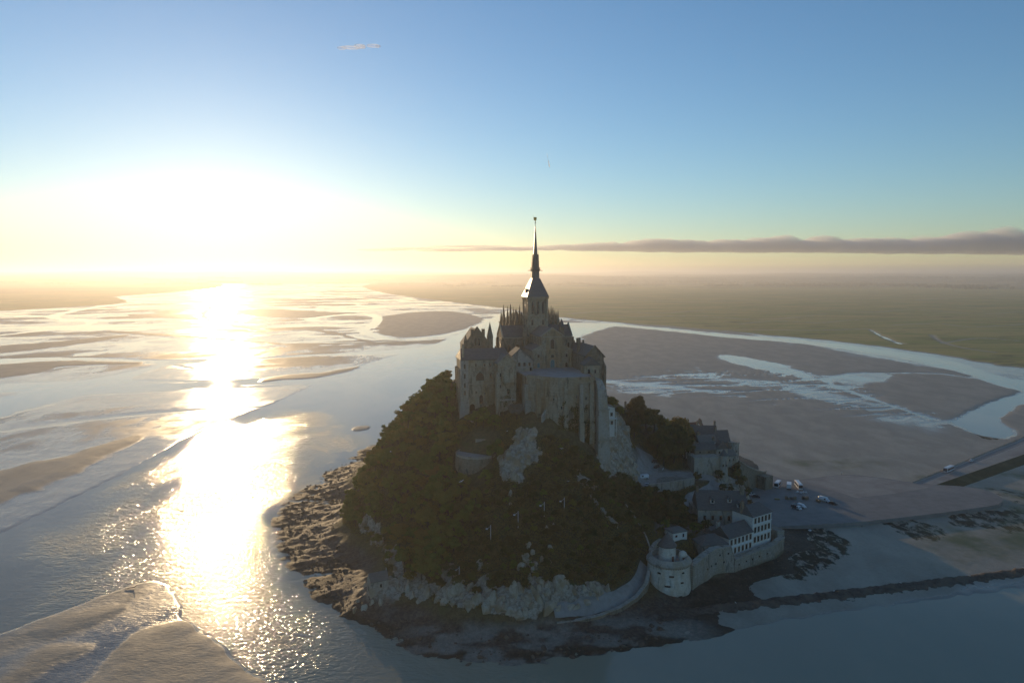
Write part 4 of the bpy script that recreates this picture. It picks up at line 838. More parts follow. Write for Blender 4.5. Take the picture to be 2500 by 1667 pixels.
LIME = make_stone('limewashed_stone', (.64, .585, .49), (.74, .69, .60), (.58, .48, .35), .5, .9, 1.6)
def gabriel_tower():
    cx, cy = 62.6, 268.2; o = (cx, cy, 1.0)
    T = thing('round_bastion', 'broad pale round bastion with conical-roofed turret on the foreshore', 'tower', o)
    MB(o).cone(cx, cy, .5, 9, 9.2, 8.45, 40).cone(cx, cy, 9, 13.0, 8.45, 8.3, 40).build('drum', LIME, T)
    # corbelled parapet with sloped top and embrasures
    n = 40; r0, r1, r2 = 8.35, 8.9, 7.3; vs = []; fs = []
    for i in range(n):
        a = 2 * math.pi * i / n; c, s = math.cos(a), math.sin(a); vs += [(cx + r0 * c, cy + r0 * s, 12.9), (cx + r1 * c, cy + r1 * s, 13.4), (cx + r1 * c, cy + r1 * s, 14.0), (cx + r2 * c, cy + r2 * s, 15.6), (cx + (r2 - .5) * c, cy + (r2 - .5) * s, 15.6), (cx + (r2 - .5) * c, cy + (r2 - .5) * s, 12.9)]
    for i in range(n):
        j = (i + 1) % n
        for k in range(6): fs.append((i * 6 + k, j * 6 + k, j * 6 + (k + 1) % 6, i * 6 + (k + 1) % 6))
    MB(o).add(vs, fs).build('parapet', STONE3, T)
    cb = MB(o)
    for i in range(56):
        a = 2 * math.pi * i / 56; c, s = math.cos(a), math.sin(a); cb.tube((cx + 8.2 * c, cy + 8.2 * s, 12.7), (cx + 8.75 * c, cy + 8.75 * s, 13.25), .16, .16, 4)
    tag(cb.build('corbel_table', RAMPART, T), kind='stuff')
    MB(o).cone(cx, cy, 13.0, 13.3, 7.2, 7.2, 40).build('platform', PAVE, T)
    tr = MB(o).cone(cx - .6, cy + .6, 13.2, 19.2, 3.45, 3.3, 24).build('turret', LIME, T)
    MB(o).cone(cx - .6, cy + .6, 19.2, 19.5, 3.75, 3.75, 24).cone(cx - .6, cy + .6, 19.5, 24.6, 3.75, .1, 24).build('turret_roof', SLATE, tr)
    a = R(-62); dx, dy = math.cos(a), math.sin(a)
    MB(o).prism([(cx - .6 + 3.3 * dx - .5 * dy - .1, cy + .6 + 3.3 * dy + .5 * dx), (cx - .6 + 3.3 * dx + .5 * dy, cy + .6 + 3.3 * dy - .5 * dx), (cx - .6 + 3.55 * dx + .5 * dy, cy + .6 + 3.55 * dy - .5 * dx), (cx - .6 + 3.55 * dx - .5 * dy, cy + .6 + 3.55 * dy + .5 * dx)], 13.4, 15.8).build('door', BRICK, tr)
    sm = MB(o).cone(cx + 5.4, cy - .6, 13.0, 15.8, 1.7, 1.6, 16).build('watch_turret', LIME, T)
    MB(o).cone(cx + 5.4, cy - .6, 15.8, 16.8, 1.7, 1.3, 16).cone(cx + 5.4, cy - .6, 16.8, 17.5, 1.3, .2, 16).build('dome', LIME, sm)
    MB(o).box(cx + 4.9, cx + 5.7, cy - 2.35, cy - 2.2, 13.6, 15.2).build('door', DARKGLASS, sm)
    for a, z, wd in ((-128, 10.6, 1.3), (-95, 9.9, 1.8), (-62, 11.0, 1.0), (-105, 6.0, 2.3), (-66, 7.2, 1.2), (-72, 1.9, 1.6)):
        c, s = math.cos(R(a)), math.sin(R(a)); r = 9.25 - (z / 12) * .75
        MB(o).prism([(cx + (r - .4) * c - wd / 2 * s, cy + (r - .4) * s + wd / 2 * c), (cx + (r - .4) * c + wd / 2 * s, cy + (r - .4) * s - wd / 2 * c), (cx + (r + .02) * c + wd / 2 * s, cy + (r + .02) * s - wd / 2 * c), (cx + (r + .02) * c - wd / 2 * s, cy + (r + .02) * s + wd / 2 * c)], z, z + .55).build('gun_slit', DARKGLASS, T)
gabriel_tower()

def house(name, label, cat, x, y, z, rz, wx, wy, h, rh, wall, roof, ax='x', hip=0., wins=(), chim=(), sink=3., group=None):
    """a rectangular house; local x right, y back; wins: (face, c, z0, w, h, kind)"""
    o = (0, 0, 0); T = thing(name, label, cat, (x, y, z), R(rz), group)
    if hip or not rh: MB().box(-wx / 2, wx / 2, -wy / 2, wy / 2, -sink, h).build('wall', wall, T)
    else: gable_wall(MB(), -wx / 2, wx / 2, -wy / 2, wy / 2, -sink, h, h + rh - .35, ax).build('wall', wall, T)
    if rh:
        m = MB(); e = .3
        (m.roof_x if ax == 'x' else m.roof_y)(-wx / 2 - e, wx / 2 + e, -wy / 2 - e, wy / 2 + e, h + .06, h + rh + .05, .25, hip)
        rf = m.build('roof', roof, T)
    for w_ in wins:
        f, c, z0, ww, wh = w_[:5]; kd = w_[5] if len(w_) > 5 else 'window'
        pl = {'f': -wy / 2, 'l': -wx / 2, 'r': wx / 2}[f]; opening(T, f, c, z0, ww, wh, pl, o, kd, None, None if kd == 'window' else IRON, WHITEP if wall is WHITE else None, .12)
    for cx, cy, zz in chim: chimney(T, o, cx, cy, h + .2, zz, 1.1, .7)
    return T
def barracks():
    # long pale facade running from (92.5,286) to (112,299): right block of three storeys, left block of two
    ang = math.degrees(math.atan2(299 - 286, 112 - 92.5)); rz = R(ang)
    T = thing('white_barracks', 'long white three-storey barracks with dark windows above the rampart', 'house', (103.6, 300.0, 8), rz)
    MB().box(-1.5, 11.5, -5, 6, -4, 13.4).build('wall', WHITE, T); MB().roof_x(-1.8, 11.9, -5.4, 6.4, 13.45, 16.8, .25, 2.2).build('roof', SLATE, T)
    MB().box(-1.7, 11.7, -5.2, -4.95, 4.9, 5.25).box(-1.7, 11.7, -5.2, -4.95, 9.6, 9.95).box(-1.7, 11.7, -5.25, -4.95, 12.9, 13.4).build('string_course', WHITEP, T)
    for i in range(5):
        for z in (1.6, 6.0, 10.1): opening(T, 'f', .3 + i * 2.4, z, 1.15, 2.3, -5, (0, 0, 0), trim=STONE3, t=.2)
    chimney(T, (0, 0, 0), -1.0, 1.2, 13, 18.6, 1.6, 1.0, STONE2)
    T = thing('barracks_wing', 'lower two-storey white wing with long slate roof beside the barracks', 'house', (95.8, 292.2, 8), rz)
    MB().box(-7.4, 8.0, -4, 5.6, -4, 7.6).build('wall', WHITE, T); MB().roof_x(-7.8, 8.2, -4.4, 6, 7.65, 11.6, .25).build('roof', SLATE, T); MB().yz([(-4, 7.6), (5.6, 7.6), (.8, 11.2)], -7.4, -7.0).build('gable', STONE3, T)
    MB().box(-7.6, 8.0, -4.2, -3.95, 3.5, 3.85).build('string_course', WHITEP, T)
    for i in range(6):
        for z in (.6, 4.5): opening(T, 'f', -6.0 + i * 2.5, z, 1.1, 2.2, -4, (0, 0, 0), trim=STONE3, t=.2)
    chimney(T, (0, 0, 0), -7.0, 2.5, 7, 12.8, 1.3, .9, STONE3)
    # long slate house behind, gable to the slope
    T = thing('long_slate_house', 'big stone house with broad dark slate roof and skylights behind barracks', 'house', (96, 313, 11), R(ang - 38))
    gable_wall(MB(), -11, 11, -6.5, 6.5, -6, 9.5, 16.2, 'x').build('wall', STONE3, T); MB().roof_x(-11.4, 11.4, -7, 7, 9.55, 16.7, .25).build('roof', SLATE, T)
    for u, v, z in ((-4.5, -3.6, 12.2), (3.2, -3.2, 12.6), (7.2, -4.8, 10.9)):
        d = MB().box(u - .8, u + .8, v - 2.0, v + .6, z, z + 1.6).build('dormer', WHITE, T); MB().box(u - .5, u + .5, v - 2.06, v - 1.98, z + .3, z + 1.4).build('window', DARKGLASS, d); MB().roof_y(u - 1, u + 1, v - 2.2, v + 1.6, z + 1.62, z + 2.4, .1).build('dormer_roof', SLATE, d)
    chimney(T, (0, 0, 0), 9.6, -1.0, 14, 19.0, 1.8, 1.0, STONE2); chimney(T, (0, 0, 0), -10.4, 0, 14, 18.4, 1.0, 1.6, STONE2)
    for i in range(5): opening(T, 'f', -8 + i * 3.6, 4.8, 1.1, 2.0, -6.5, (0, 0, 0)); opening(T, 'f', -8 + i * 3.6, .8, 1.1, 2.0, -6.5, (0, 0, 0))
barracks()
house('guard_house', 'low stone guardhouse with hipped slate roof on the rampart', 'house', 83.5, 283.5, 12.4, 12, 12, 8, 2.6, 3.4, RAMPART, SLATE, 'x', 4.5, [('f', -3, .6, .9, 1.3), ('f', 0, .6, .9, 1.3), ('f', 3.4, .6, .9, 1.3)], sink=8)
house('garden_hut', 'small white hut with flat blue-grey roof in the rampart garden', 'hut', 69.8, 287.5, 15.2, 24, 7.2, 6.0, 3.4, 1.0, WHITE, SLATE2, 'x', 2.4, [('f', -2.0, 1.3, 1.1, 1.0), ('f', 1.6, .9, .9, 1.6), ('r', -1.2, 1.1, 1.1, 1.2), ('r', 1.4, 1.1, 1.0, 1.2)])
house('rampart_store', 'narrow stone store with weathered slate roof below the white barracks', 'house', 89.0, 296.5, 10.5, 36, 8, 5, 4.2, 2.4, STONE3, SLATE2, 'x', 0, [('f', -1.5, 1.2, .9, 1.3), ('f', 1.8, 1.2, .9, 1.3)])
RT = wall_run('seaward_rampart', 'long pale stone rampart between round bastion and white barracks', [(70.6, 265.0, 12.2), (77, 271.5, 13.6), (82.2, 276.2, 14.6), (90.5, 280.6, 14.2), (92.5, 281.4, 8.0), (104, 289.5, 8.0), (115, 296.8, 8.2), (122.5, 306, 8.0), (121, 320, 8.4)], 2.2, .5, RAMPART, base=0)
ro = RT.location
for xa, ya, xb, yb, ts, zs in ((77, 271.5, 82.2, 276.2, (.3, .7), (7.5, 8.0)), (82.2, 276.2, 90.5, 280.6, (.12, .35, .6, .85), (8.2, 11.4, 8.0, 11.2)), (92.5, 281.4, 104, 289.5, (.2, .55, .85), (5.2, 5.4, 5.2)), (104, 289.5, 115, 296.8, (.2, .6), (5.4, 5.4))):
    L = math.hypot(xb - xa, yb - ya); tx, ty = (xb - xa) / L, (yb - ya) / L; nx, ny = ty, -tx
    for t, z in zip(ts, zs):
        cx, cy = xa + (xb - xa) * t + nx * 1.08 - ro.x, ya + (yb - ya) * t + ny * 1.08 - ro.y
        MB().prism([(cx - tx * .4, cy - ty * .4), (cx + tx * .4, cy + ty * .4), (cx + tx * .4 + nx * .06, cy + ty * .4 + ny * .06), (cx - tx * .4 + nx * .06, cy - ty * .4 + ny * .06)], z - ro.z, z + .7 - ro.z).build('gun_slit', DARKGLASS, RT)
house('corner_turret', 'short stone corner pier ending the rampart beside the car park', 'tower', 121.5, 312, 3, 20, 4.0, 8.0, 7.2, 0, RAMPART, SLATE)
wall_run('ramp_parapet', 'low stone parapet along the ramp curling round the rock foot', [(54.5, 266, 10.2), (52, 259.5, 7.6), (47, 253, 5.4), (40, 247, 4.2), (32, 242.2, 3.6), (24, 239.5, 3.2), (16, 238, 2.8)], 1.1, .3, STONE2, base=0.2)
wall_run('gate_wall', 'grey stone wall closing the gap behind the round bastion', [(56.2, 273.5, 15), (59, 278, 16.4), (62, 281, 16.8)], 1.2, .3, STONE3)
wall_run('garden_wall', 'pale ruined wall stepping down the slope above the garden hut', [(84.5, 322, 19.5), (86.5, 315, 17.0), (87, 308, 15.5)], 1.2, .25, STONE3)
wall_run('court_wall', 'stone retaining wall edging the inner court above the lower lane', [(66, 327.5, 25.8), (76, 331.5, 25.6), (84, 337, 25.0), (92, 344, 24.2)], 1.0, .25, RAMPART)
wall_run('stair_wall', 'grey wall of the long stair descending from the fortress wing', [(-19.5, 322, 58.5), (-13.5, 316.5, 55.5), (-7.5, 311.5, 52.0)], 1.0, .3, STONE3)
wall_run('crag_wall', 'thin grey wall climbing above the bare crag to the terrace', [(13.5, 309.5, 62.5), (15.5, 312.5, 65.5), (17.8, 316.5, 68.5)], .8, .3, STONE3)
wall_run('dry_stone_wall', 'pale broken dry stone wall winding down the wooded slope', [(33.0, 283.5, None), (34.5, 282.3, None), (36, 281.2, None), (37.8, 279.8, None), (39.5, 278.5, None), (41.5, 277.7, None), (43.5, 277.0, None)], 1.4, .1, STONE3)
wall_run('lane_wall', 'thin pale wall snaking through scrub above the round bastion', [(47, 292, None), (49, 290.7, None), (51, 289, None), (53.5, 285.0, None), (55, 282, None), (55.8, 279.5, None), (56.6, 275.5, None)], .5, .08, STONE2)
def viewpoint():
    c = hit(1100, 1062); c[2] += 1.6; o = (c[0], c[1], c[2] - 6)
    T = thing('garden_bastion', 'half-round stone garden terrace set into the wooded slope', 'terrace', o)
    MB(o).cone(c[0] - 1, c[1] + 5, c[2] - 9, c[2] + .6, 10.4, 9.6, 22).build('retaining_wall', STONE2, T)
    MB(o).cone(c[0] - 1, c[1] + 5, c[2] + .6, c[2] + .75, 9.2, 9.2, 22).build('paving', PAVE, T)
    n = 22; vs = []; fs = []
    for i in range(n):
        a = 2 * math.pi * i / n; q_, s = math.cos(a), math.sin(a)
        for rr, zz in ((9.65, .5), (9.65, 1.5), (9.2, 1.5), (9.2, .5)): vs.append((c[0] - 1 + rr * q_, c[1] + 5 + rr * s, c[2] + zz))
    for i in range(n):
        j = (i + 1) % n
        for k in range(4): fs.append((i * 4 + k, j * 4 + k, j * 4 + (k + 1) % 4, i * 4 + (k + 1) % 4))
    MB(o).add(vs, fs).build('parapet', STONE3, T)
    MB(o).box(c[0] - 2, c[0] + 9.0, c[1] + 9.5, c[1] + 10.5, c[2] - 2, c[2] + 6.0).build('back_wall', STONE3, T)
viewpoint()

# ---- upper town, right of the abbey
def round_tower(name, label, x, y, zb, zt, r, mat, cone_h=0, sink=4.):
    o = (x, y, zb); T = thing(name, label, 'tower', o)
    MB(o).cone(x, y, zb - sink, zt, r * 1.07, r, 24).build('drum', mat, T)
    MB(o).cone(x, y, zt, zt + .9, r * 1.08, r * 1.08, 24).build('parapet', mat, T)
    if cone_h: MB(o).cone(x, y, zt + .9, zt + .9 + cone_h, r * 1.1, .1, 24).build('roof', SLATE, T)
    for a in (-110, -70): c, s = math.cos(R(a)), math.sin(R(a)); MB(o).box(x + r * c - .35, x + r * c + .35, y + r * s - .12, y + r * s + .3, zb + (zt - zb) * .55, zb + (zt - zb) * .55 + 1.2).build('window', DARKGLASS, T)
    return T
round_tower('round_tower', 'round stone tower with flat dark top on the outer cliff', 125.5, 388, 21, 31.5, 3.3, STONE3)
round_tower('lane_tower', 'squat round tower with small slate cone beside the lane gate', 111.0, 357.5, 21, 31.5, 2.2, STONE3, 3.2)
house('lane_bastion', 'massive blank grey bastion house above the lane gate', 'house', 101.5, 361, 22, 8, 14.5, 10, 9.6, 0, STONE3, SLATE, sink=4)
house('bastion_roof_house', 'dark slate-roofed cottage standing on the grey bastion', 'house', 102.5, 366, 31.4, 8, 12, 6, 2.4, 3.0, STONE2, SLATE, 'x', 0, [('f', -3, .6, .9, 1.1), ('f', 2, .6, .9, 1.1)], [(-5, 0, 7.2)])
house('white_gable_house', 'white plastered house half hidden by trees above bastion', 'house', 106, 375, 30, 8, 10, 8, 6.0, 3.2, WHITE, SLATE2, 'x', 0, [('f', -2.4, 3.2, 1.0, 1.5), ('f', 2.2, 3.2, 1.0, 1.5)], [(-4.3, 0, 11.0)], 8)
house('tall_chimney_house', 'steep slate house with tall brick chimneys on the town ridge', 'house', 112, 392, 29, -6, 9, 8, 6.5, 5.2, STONE2, SLATE, 'x', 0, [('f', -2, 3.4, 1.0, 1.6), ('f', 2, 3.4, 1.0, 1.6)], [(-3.9, 0, 14.4), (3.9, .5, 14.0)], 8)
house('steep_roof_house', 'tall narrow house with steep black slate roof by round tower', 'house', 119, 390, 25, 10, 8, 7, 7.0, 6.4, STONE2, SLATE, 'x', 0, [('f', -1.8, 4.0, .9, 1.5)], [(-3.4, 0, 15.4)], 8)
house('ridge_cottage', 'low cottage with red-brown tiled roof behind town chimneys', 'house', 107, 402, 33, 20, 9, 7, 4.0, 3.4, STONE3, BRICK, 'x', 0, [('f', 0, 1.4, 1.0, 1.3)], [(3.6, 0, 9.0)], 8)
house('cliff_cottage', 'blue-grey gabled cottage on the cliff beside tall trees', 'house', 73.5, 420, 38.5, 18, 9.5, 8.5, 4.6, 4.8, WHITE, SLATE2, 'y', 0, [('f', -1.8, 1.6, 1.0, 1.5), ('f', 1.8, 1.6, 1.0, 1.5)], [(-3.6, 2, 10.6)], 8)
house('terrace_cottage', 'small slate cottage peeping over the trees below the abbey', 'house', 84.5, 418, 36, 10, 7, 7, 4.0, 4.0, STONE2, SLATE, 'y', 0, [('f', 0, 1.6, 1.0, 1.3)], [], 8)
round_tower('flat_roof_tower', 'wide low round tower with flat brown roof behind trees', 93.5, 405, 33, 38.5, 5.2, STONE2)
house('gate_cottage', 'small pale ruin wall house beside the trees of the lane', 'house', 96.5, 372, 26, 8, 6, 4, 6.6, 0, WHITE, SLATE, 'x', 0, [('f', 1.2, 2.5, .9, 1.4), ('f', -1.2, 4.4, .8, 1.0)])
wall_run('outer_rampart', 'dark sloping rampart stepping down from round tower to the sand', [(127.5, 386, 21.5), (133, 391, 17.5), (140, 397, 13.5), (146.5, 401, 11.0), (149.5, 404, 10.6)], 3.0, .6, STONE2, base=.2)
house('rampart_end', 'dark square rampart end standing at the edge of the sand', 'tower', 146.5, 397.5, 3, 35, 7.0, 9.0, 7.2, 0, STONE2, SLATE)

house('mill_house', 'narrow slate house tucked between bastion and steep roofs', 'house', 112.5, 372, 27, 14, 7, 7, 6.0, 4.2, STONE3, SLATE, 'y', 0, [('f', -1.4, 3.4, .9, 1.3), ('f', 1.4, 3.4, .9, 1.3), ('f', 0, 1.0, .9, 1.3)], [(-2.6, 1, 11.4)], 8)
house('stepped_cottage', 'small cottage with brown roof on the slope under round tower', 'house', 119.5, 378, 23, 24, 6.5, 6, 4.2, 3.2, RAMPART, SLATE2, 'x', 0, [('f', -1.2, 1.4, .8, 1.2), ('f', 1.4, 1.4, .8, 1.2)], [(2.4, 0, 8.6)], 8)
house('orchard_house', 'stone house with twin chimneys behind the white plastered one', 'house', 101, 388, 33, -4, 9, 7, 5.0, 4.0, STONE2, SLATE, 'x', 0, [('f', -2, 2.2, .9, 1.4), ('f', 2, 2.2, .9, 1.4)], [(-4, 0, 11.2), (4, 0, 11.0)], 8)
# ---- chapel on its rock
def chapel():
    c = (-51.5, 257.0, 6.4); T = thing('stone_chapel', 'tiny steep-roofed stone chapel on a rock at the shore', 'chapel', c, R(-62))
    gable_wall(MB(), -2.1, 2.1, -3.6, 3.6, -3.5, 4.2, 6.8).build('wall', STONE3, T); MB().roof_y(-2.4, 2.4, -3.5, 3.7, 4.25, 7.1, .2).build('roof', SLATE2, T)
    opening(T, 'r', .6, 1.6, .7, 1.3, 2.1, (0, 0, 0)); opening(T, 'f', 0, 0, 1.1, 2.2, -3.6, (0, 0, 0), 'door', 'round', IRON)
    MB().box(-.25, .25, 3.2, 3.6, 6.9, 8.0).box(-.6, .6, 3.3, 3.5, 7.4, 7.65).build('cross', STONE3, T)
chapel()

# ---- lanes, car park and causeway
ASPH = mottled('asphalt', (.175, .17, .158), (.225, .22, .205), .25, .8, (.24, .23, .21), .02, 3.0)
ASPHL = mottled('worn_concrete', (.26, .24, .21), (.34, .315, .275), .18, .85, (.22, .20, .18), .02, 2.0)
GRAVEL = mottled('gravel', (.24, .225, .20), (.33, .31, .275), .5, .9, (.20, .185, .16), .03, 3.0)
def drape(name, pts, wd, mat, dz=.10):
    c = spline(pts, 8); d = np.gradient(c, axis=0); n = np.stack([-d[:, 1], d[:, 0]], 1); n /= np.linalg.norm(n, axis=1)[:, None]
    k = np.linspace(-.5, .5, 5) * wd; V = (c[:, None, :] + n[:, None, :] * k[None, :, None]).reshape(-1, 2)
    Z = [max(ground(x, y) for x, y in ((a, b), (a + .6, b), (a - .6, b), (a, b + .6), (a, b - .6))) + dz for a, b in V]; m = len(c); i = (np.arange(m - 1)[:, None] * 5 + np.arange(4)[None]).ravel()
    tag(link(name, np_mesh(name, np.column_stack([V, Z]), np.stack([i, i + 1, i + 6, i + 5], 1), mat, True)), kind='structure')
drape('lane', [(62, 334), (68, 341), (78, 347.5), (90, 352), (101, 354), (105, 351), (102, 345), (95, 338.5), (88, 332), (84, 326), (82, 318)], 6.0, GRAVEL)
drape('court', [(66, 334), (68, 344), (71, 355), (70, 364)], 10.0, GRAVEL, .05)
drape('ramp', [(54, 270), (50.5, 263), (45.5, 256.5), (38, 250.5), (30, 246), (22, 243), (15, 241.5)], 5.0, GRAVEL, .12)
ZP = 2.6
def slab(name, pts, z, mat, depth=3.5, parent=None, kind='structure'):
    P = [tuple(on_level(x, y, z)[:2]) for x, y in pts]
    o = MB().prism(P, z - depth, z).build(name, mat, parent)
    if kind: tag(o, kind=kind)
    return o
PARK = [tuple(q) for q in spline([(1690, 1060), (1712, 1069), (1770, 1090), (1823, 1102), (1931, 1090), (2010, 1095), (2096, 1108)], 3)] + [tuple(q) for q in spline([(2150, 1113), (2215, 1117), (2265, 1126), (2300, 1142), (2296, 1156), (2250, 1165), (2170, 1176), (2060, 1189), (1950, 1200), (1840, 1206), (1780, 1210), (1745, 1219), (1728, 1240), (1700, 1230)], 3)] + [(1640, 1200), (1640, 1100)]
slab('car_park', PARK, ZP, ASPH)
LIGHT = [tuple(q) for q in spline([(1832, 1103), (1931, 1091.5), (2010, 1096.5), (2093, 1109)], 3)] + [(2148, 1114)] + [tuple(q) for q in spline([(2135, 1119), (2060, 1132), (1985, 1140), (1968, 1143), (1920, 1128), (1870, 1116), (1832, 1103)], 3)]
slab('concrete_apron', LIGHT, ZP + .012, ASPHL, .01)
P_ = lambda x, y, z=ZP: tuple(on_level(x, y, z)[:2])
# causeway on its bank
e0, e1, e2, e3 = P_(2096, 1108), P_(2150, 1113), P_(2352, 1043), P_(2352, 1003)
def ext(a, b, k): return (a[0] + (b[0] - a[0]) * k, a[1] + (b[1] - a[1]) * k)
E3, E2 = ext(e0, e3, 3.2), ext(e1, e2, 3.2)
tag(MB().prism([e0, e1, E2, E3], ZP - 3.5, ZP + .015).build('causeway', ASPHL), kind='structure')
def strip(name, a, b, mat, z, depth=.004, kind='structure'):
    l0, l1 = ext(e0, e1, a), ext(e0, e1, b); r0, r1 = ext(E3, E2, a), ext(E3, E2, b)
    return tag(MB().prism([l0, l1, r1, r0], z - depth, z).build(name, mat), kind=kind)
strip('road_lane', .13, .46, ASPH, ZP + .021)
strip('lane_line', .44, .448, WHITEP, ZP + .026); strip('lane_line', .14, .147, WHITEP, ZP + .026)
strip('kerb', .095, .125, STONE3, ZP + .14, .13); strip('kerb', .965, .995, STONE3, ZP + .14, .13)
strip('parapet_kerb', .0, .025, STONE3, ZP + .5, .5)
# green bank beside the causeway
GRASS = mottled('bank_grass', (.028, .036, .012), (.06, .062, .02), .4, .95, (.085, .075, .03), .1, 2.0)
b0, b1 = P_(2160, 1115, 1), P_(2352, 1058, 1); b2 = ext(b0, b1, 3.0)
MB_ = MB(); k0 = ext(e1, E2, .0); k1 = E2
tag(MB().add([(*k0, ZP - .1), (*k1, ZP - .1), (k1[0] + 9, k1[1] - 10, .2), (k0[0] + 6, k0[1] - 7, .2), (k0[0], k0[1], -.5), (k1[0], k1[1], -.5)], [(0, 1, 2, 3), (0, 4, 5, 1), (4, 3, 2, 5), (0, 3, 4), (1, 5, 2)]).build('grass_bank', GRASS), kind='structure')
# ================================================================ rocks
def rock_mesh(name, seed, mat, sub=2, cuts=9, sq=(1, 1, 1)):
    rg = np.random.default_rng(seed); bm = bmesh.new(); bmesh.ops.create_icosphere(bm, subdivisions=sub, radius=1)
    V = np.array([v.co[:] for v in bm.verts])
    V *= 1 + .25 * (fbm(V[:, 0] * 1.7 + seed, V[:, 1] * 1.7 + V[:, 2] * 2.1, seed, 3)[:, None] - .5)
    for k in range(cuts):                               # flat cleavage faces
        n = rg.normal(size=3); n /= np.linalg.norm(n); d = rg.uniform(.45, .85); s = V @ n; V = V - np.clip(s - d, 0, None)[:, None] * n
    V *= np.array(sq)
    for v, c in zip(bm.verts, V): v.co = c
    me = bpy.data.meshes.new(name); bm.to_mesh(me); bm.free(); me.materials.append(mat); return me
def make_rock(name, c0, c1, c2, lich=(.30, .21, .115)):
    m, t, b = nodes(name); g = NG(t); p = g.pos(); n1 = g.noise(p, .5, 6, .7, .5, (1, 1, .5)); n2 = g.noise(p, 2.0, 5, .75, .3); n3 = g.noise(p, .17, 3)
    col = g.mix(g.val(n1, .32, .62), c0, c1); col = g.mix(g.val(n2, .55, .72), col, c2); col = g.mix(g.math('MULTIPLY', g.val(n3, .46, .62), .75), col, lich)
    g.l(col, b.inputs['Base Color']); b.inputs['Roughness'].default_value = .88; b.inputs['Specular IOR Level'].default_value = .25
    g.bump(g.math('ADD', n1, n2), .9, .25, b); return m
GRAN = make_rock('cliff_granite', (.29, .235, .165), (.47, .40, .30), (.16, .12, .075))
WEEDROCK = make_rock('foreshore_rock', (.05, .04, .03), (.125, .10, .075), (.028, .026, .018), (.15, .115, .08))
CR = [rock_mesh('crag', 100 + i, GRAN, 3, 14, (1, .8, 1.35)) for i in range(5)]
SR = [rock_mesh('boulder', 200 + i, WEEDROCK, 2, 8, (1, .85, .6)) for i in range(5)]
def place_rock(name, protos, x, y, z, s, label, cat, group):
    o = link(name, random.choice(protos), None, (x, y, z), (random.uniform(-.35, .35), random.uniform(-.35, .35), random.uniform(0, 6.28)), (s * random.uniform(.75, 1.3), s * random.uniform(.75, 1.3), s * random.uniform(.8, 1.25)))
    return tag(o, label, cat, group)
def scatter(poly, n, dmin, tries=6000):
    P = np.array(poly); lo, hi = P.min(0), P.max(0); out = []
    for _ in range(tries):
        if len(out) >= n: break
        x, y = random.uniform(lo[0], hi[0]), random.uniform(lo[1], hi[1])
        if poly_sd(np.array([x]), np.array([y]), poly)[0] < .3: continue
        if any((x - a) ** 2 + (y - b) ** 2 < dmin * dmin for a, b in out): continue
        out.append((x, y))
    return out
CRAGL = [('pale jagged crag block jutting from the slope below the terrace', 40, 1.9, (1.3, 3.4)), ('pale granite block of the cliff band at the island foot', 62, 2.3, (1.2, 3.6)), ('grey rock of the bare rib climbing the western slope', 5, 2.4, (1.2, 2.2)), ('cliff rock of the steep face beside the great buttress', 36, 2.5, (1.6, 3.2)), ('rock of the small stack that carries the shore chapel', 16, 2.6, (1.4, 2.4)), ('cliff rock below the lane bastion and town', 26, 3.0, (1.6, 3.0)), None, ('rock of the northern cliff foot under the wood', 26, 3.4, (1.4, 2.6))]
for poly, spec in zip(CRAGS, CRAGL):
    if not spec: continue
    lb, n, dm, (s0, s1) = spec
    for x, y in scatter(poly, n, dm):
        if math.hypot(x + 51.5, y - 257) < 4.8 or poly is CRAGS[5] and y > 352: continue
        s = random.uniform(s0, s1); l2 = lb
        if poly is CRAGS[1]: l2 = ('large ' if s > 2.5 else 'small ' if s < 1.8 else '') + 'pale granite block of the foot cliff ' + min(((-30, 'towards the shore chapel'), (-14, 'under the lowest lamp mast'), (6, 'under the small scattered rocks'), (30, 'beside the curling ramp')), key=lambda q: abs(x - q[0]))[1]
        place_rock('crag', CR, x, y, ground(x, y) - s * .45, s, l2, 'rock', 'rocks: ' + l2)
for dx, dy, s in ((1171, 1140, 1.6), (1173, 1155, 1.3), (1214, 1258, 1.6), (1208, 1285, 2.0), (1225, 1275, 1.3), (1265, 1262, 1.4), (1245, 1290, 1.6), (1260, 1295, 1.5), (1197, 1305, 1.9), (1100, 1305, 1.9), (1122, 1305, 1.4), (1255, 1215, 1.2), (1270, 1213, 1.1), (1328, 1085, 1.8)):
    x, y, z = hit(dx, dy); place_rock('crag', CR, x, y, z + .2, s, 'small pale rock poking out of scrub on the western slope', 'rock', 'rocks in the scrub')
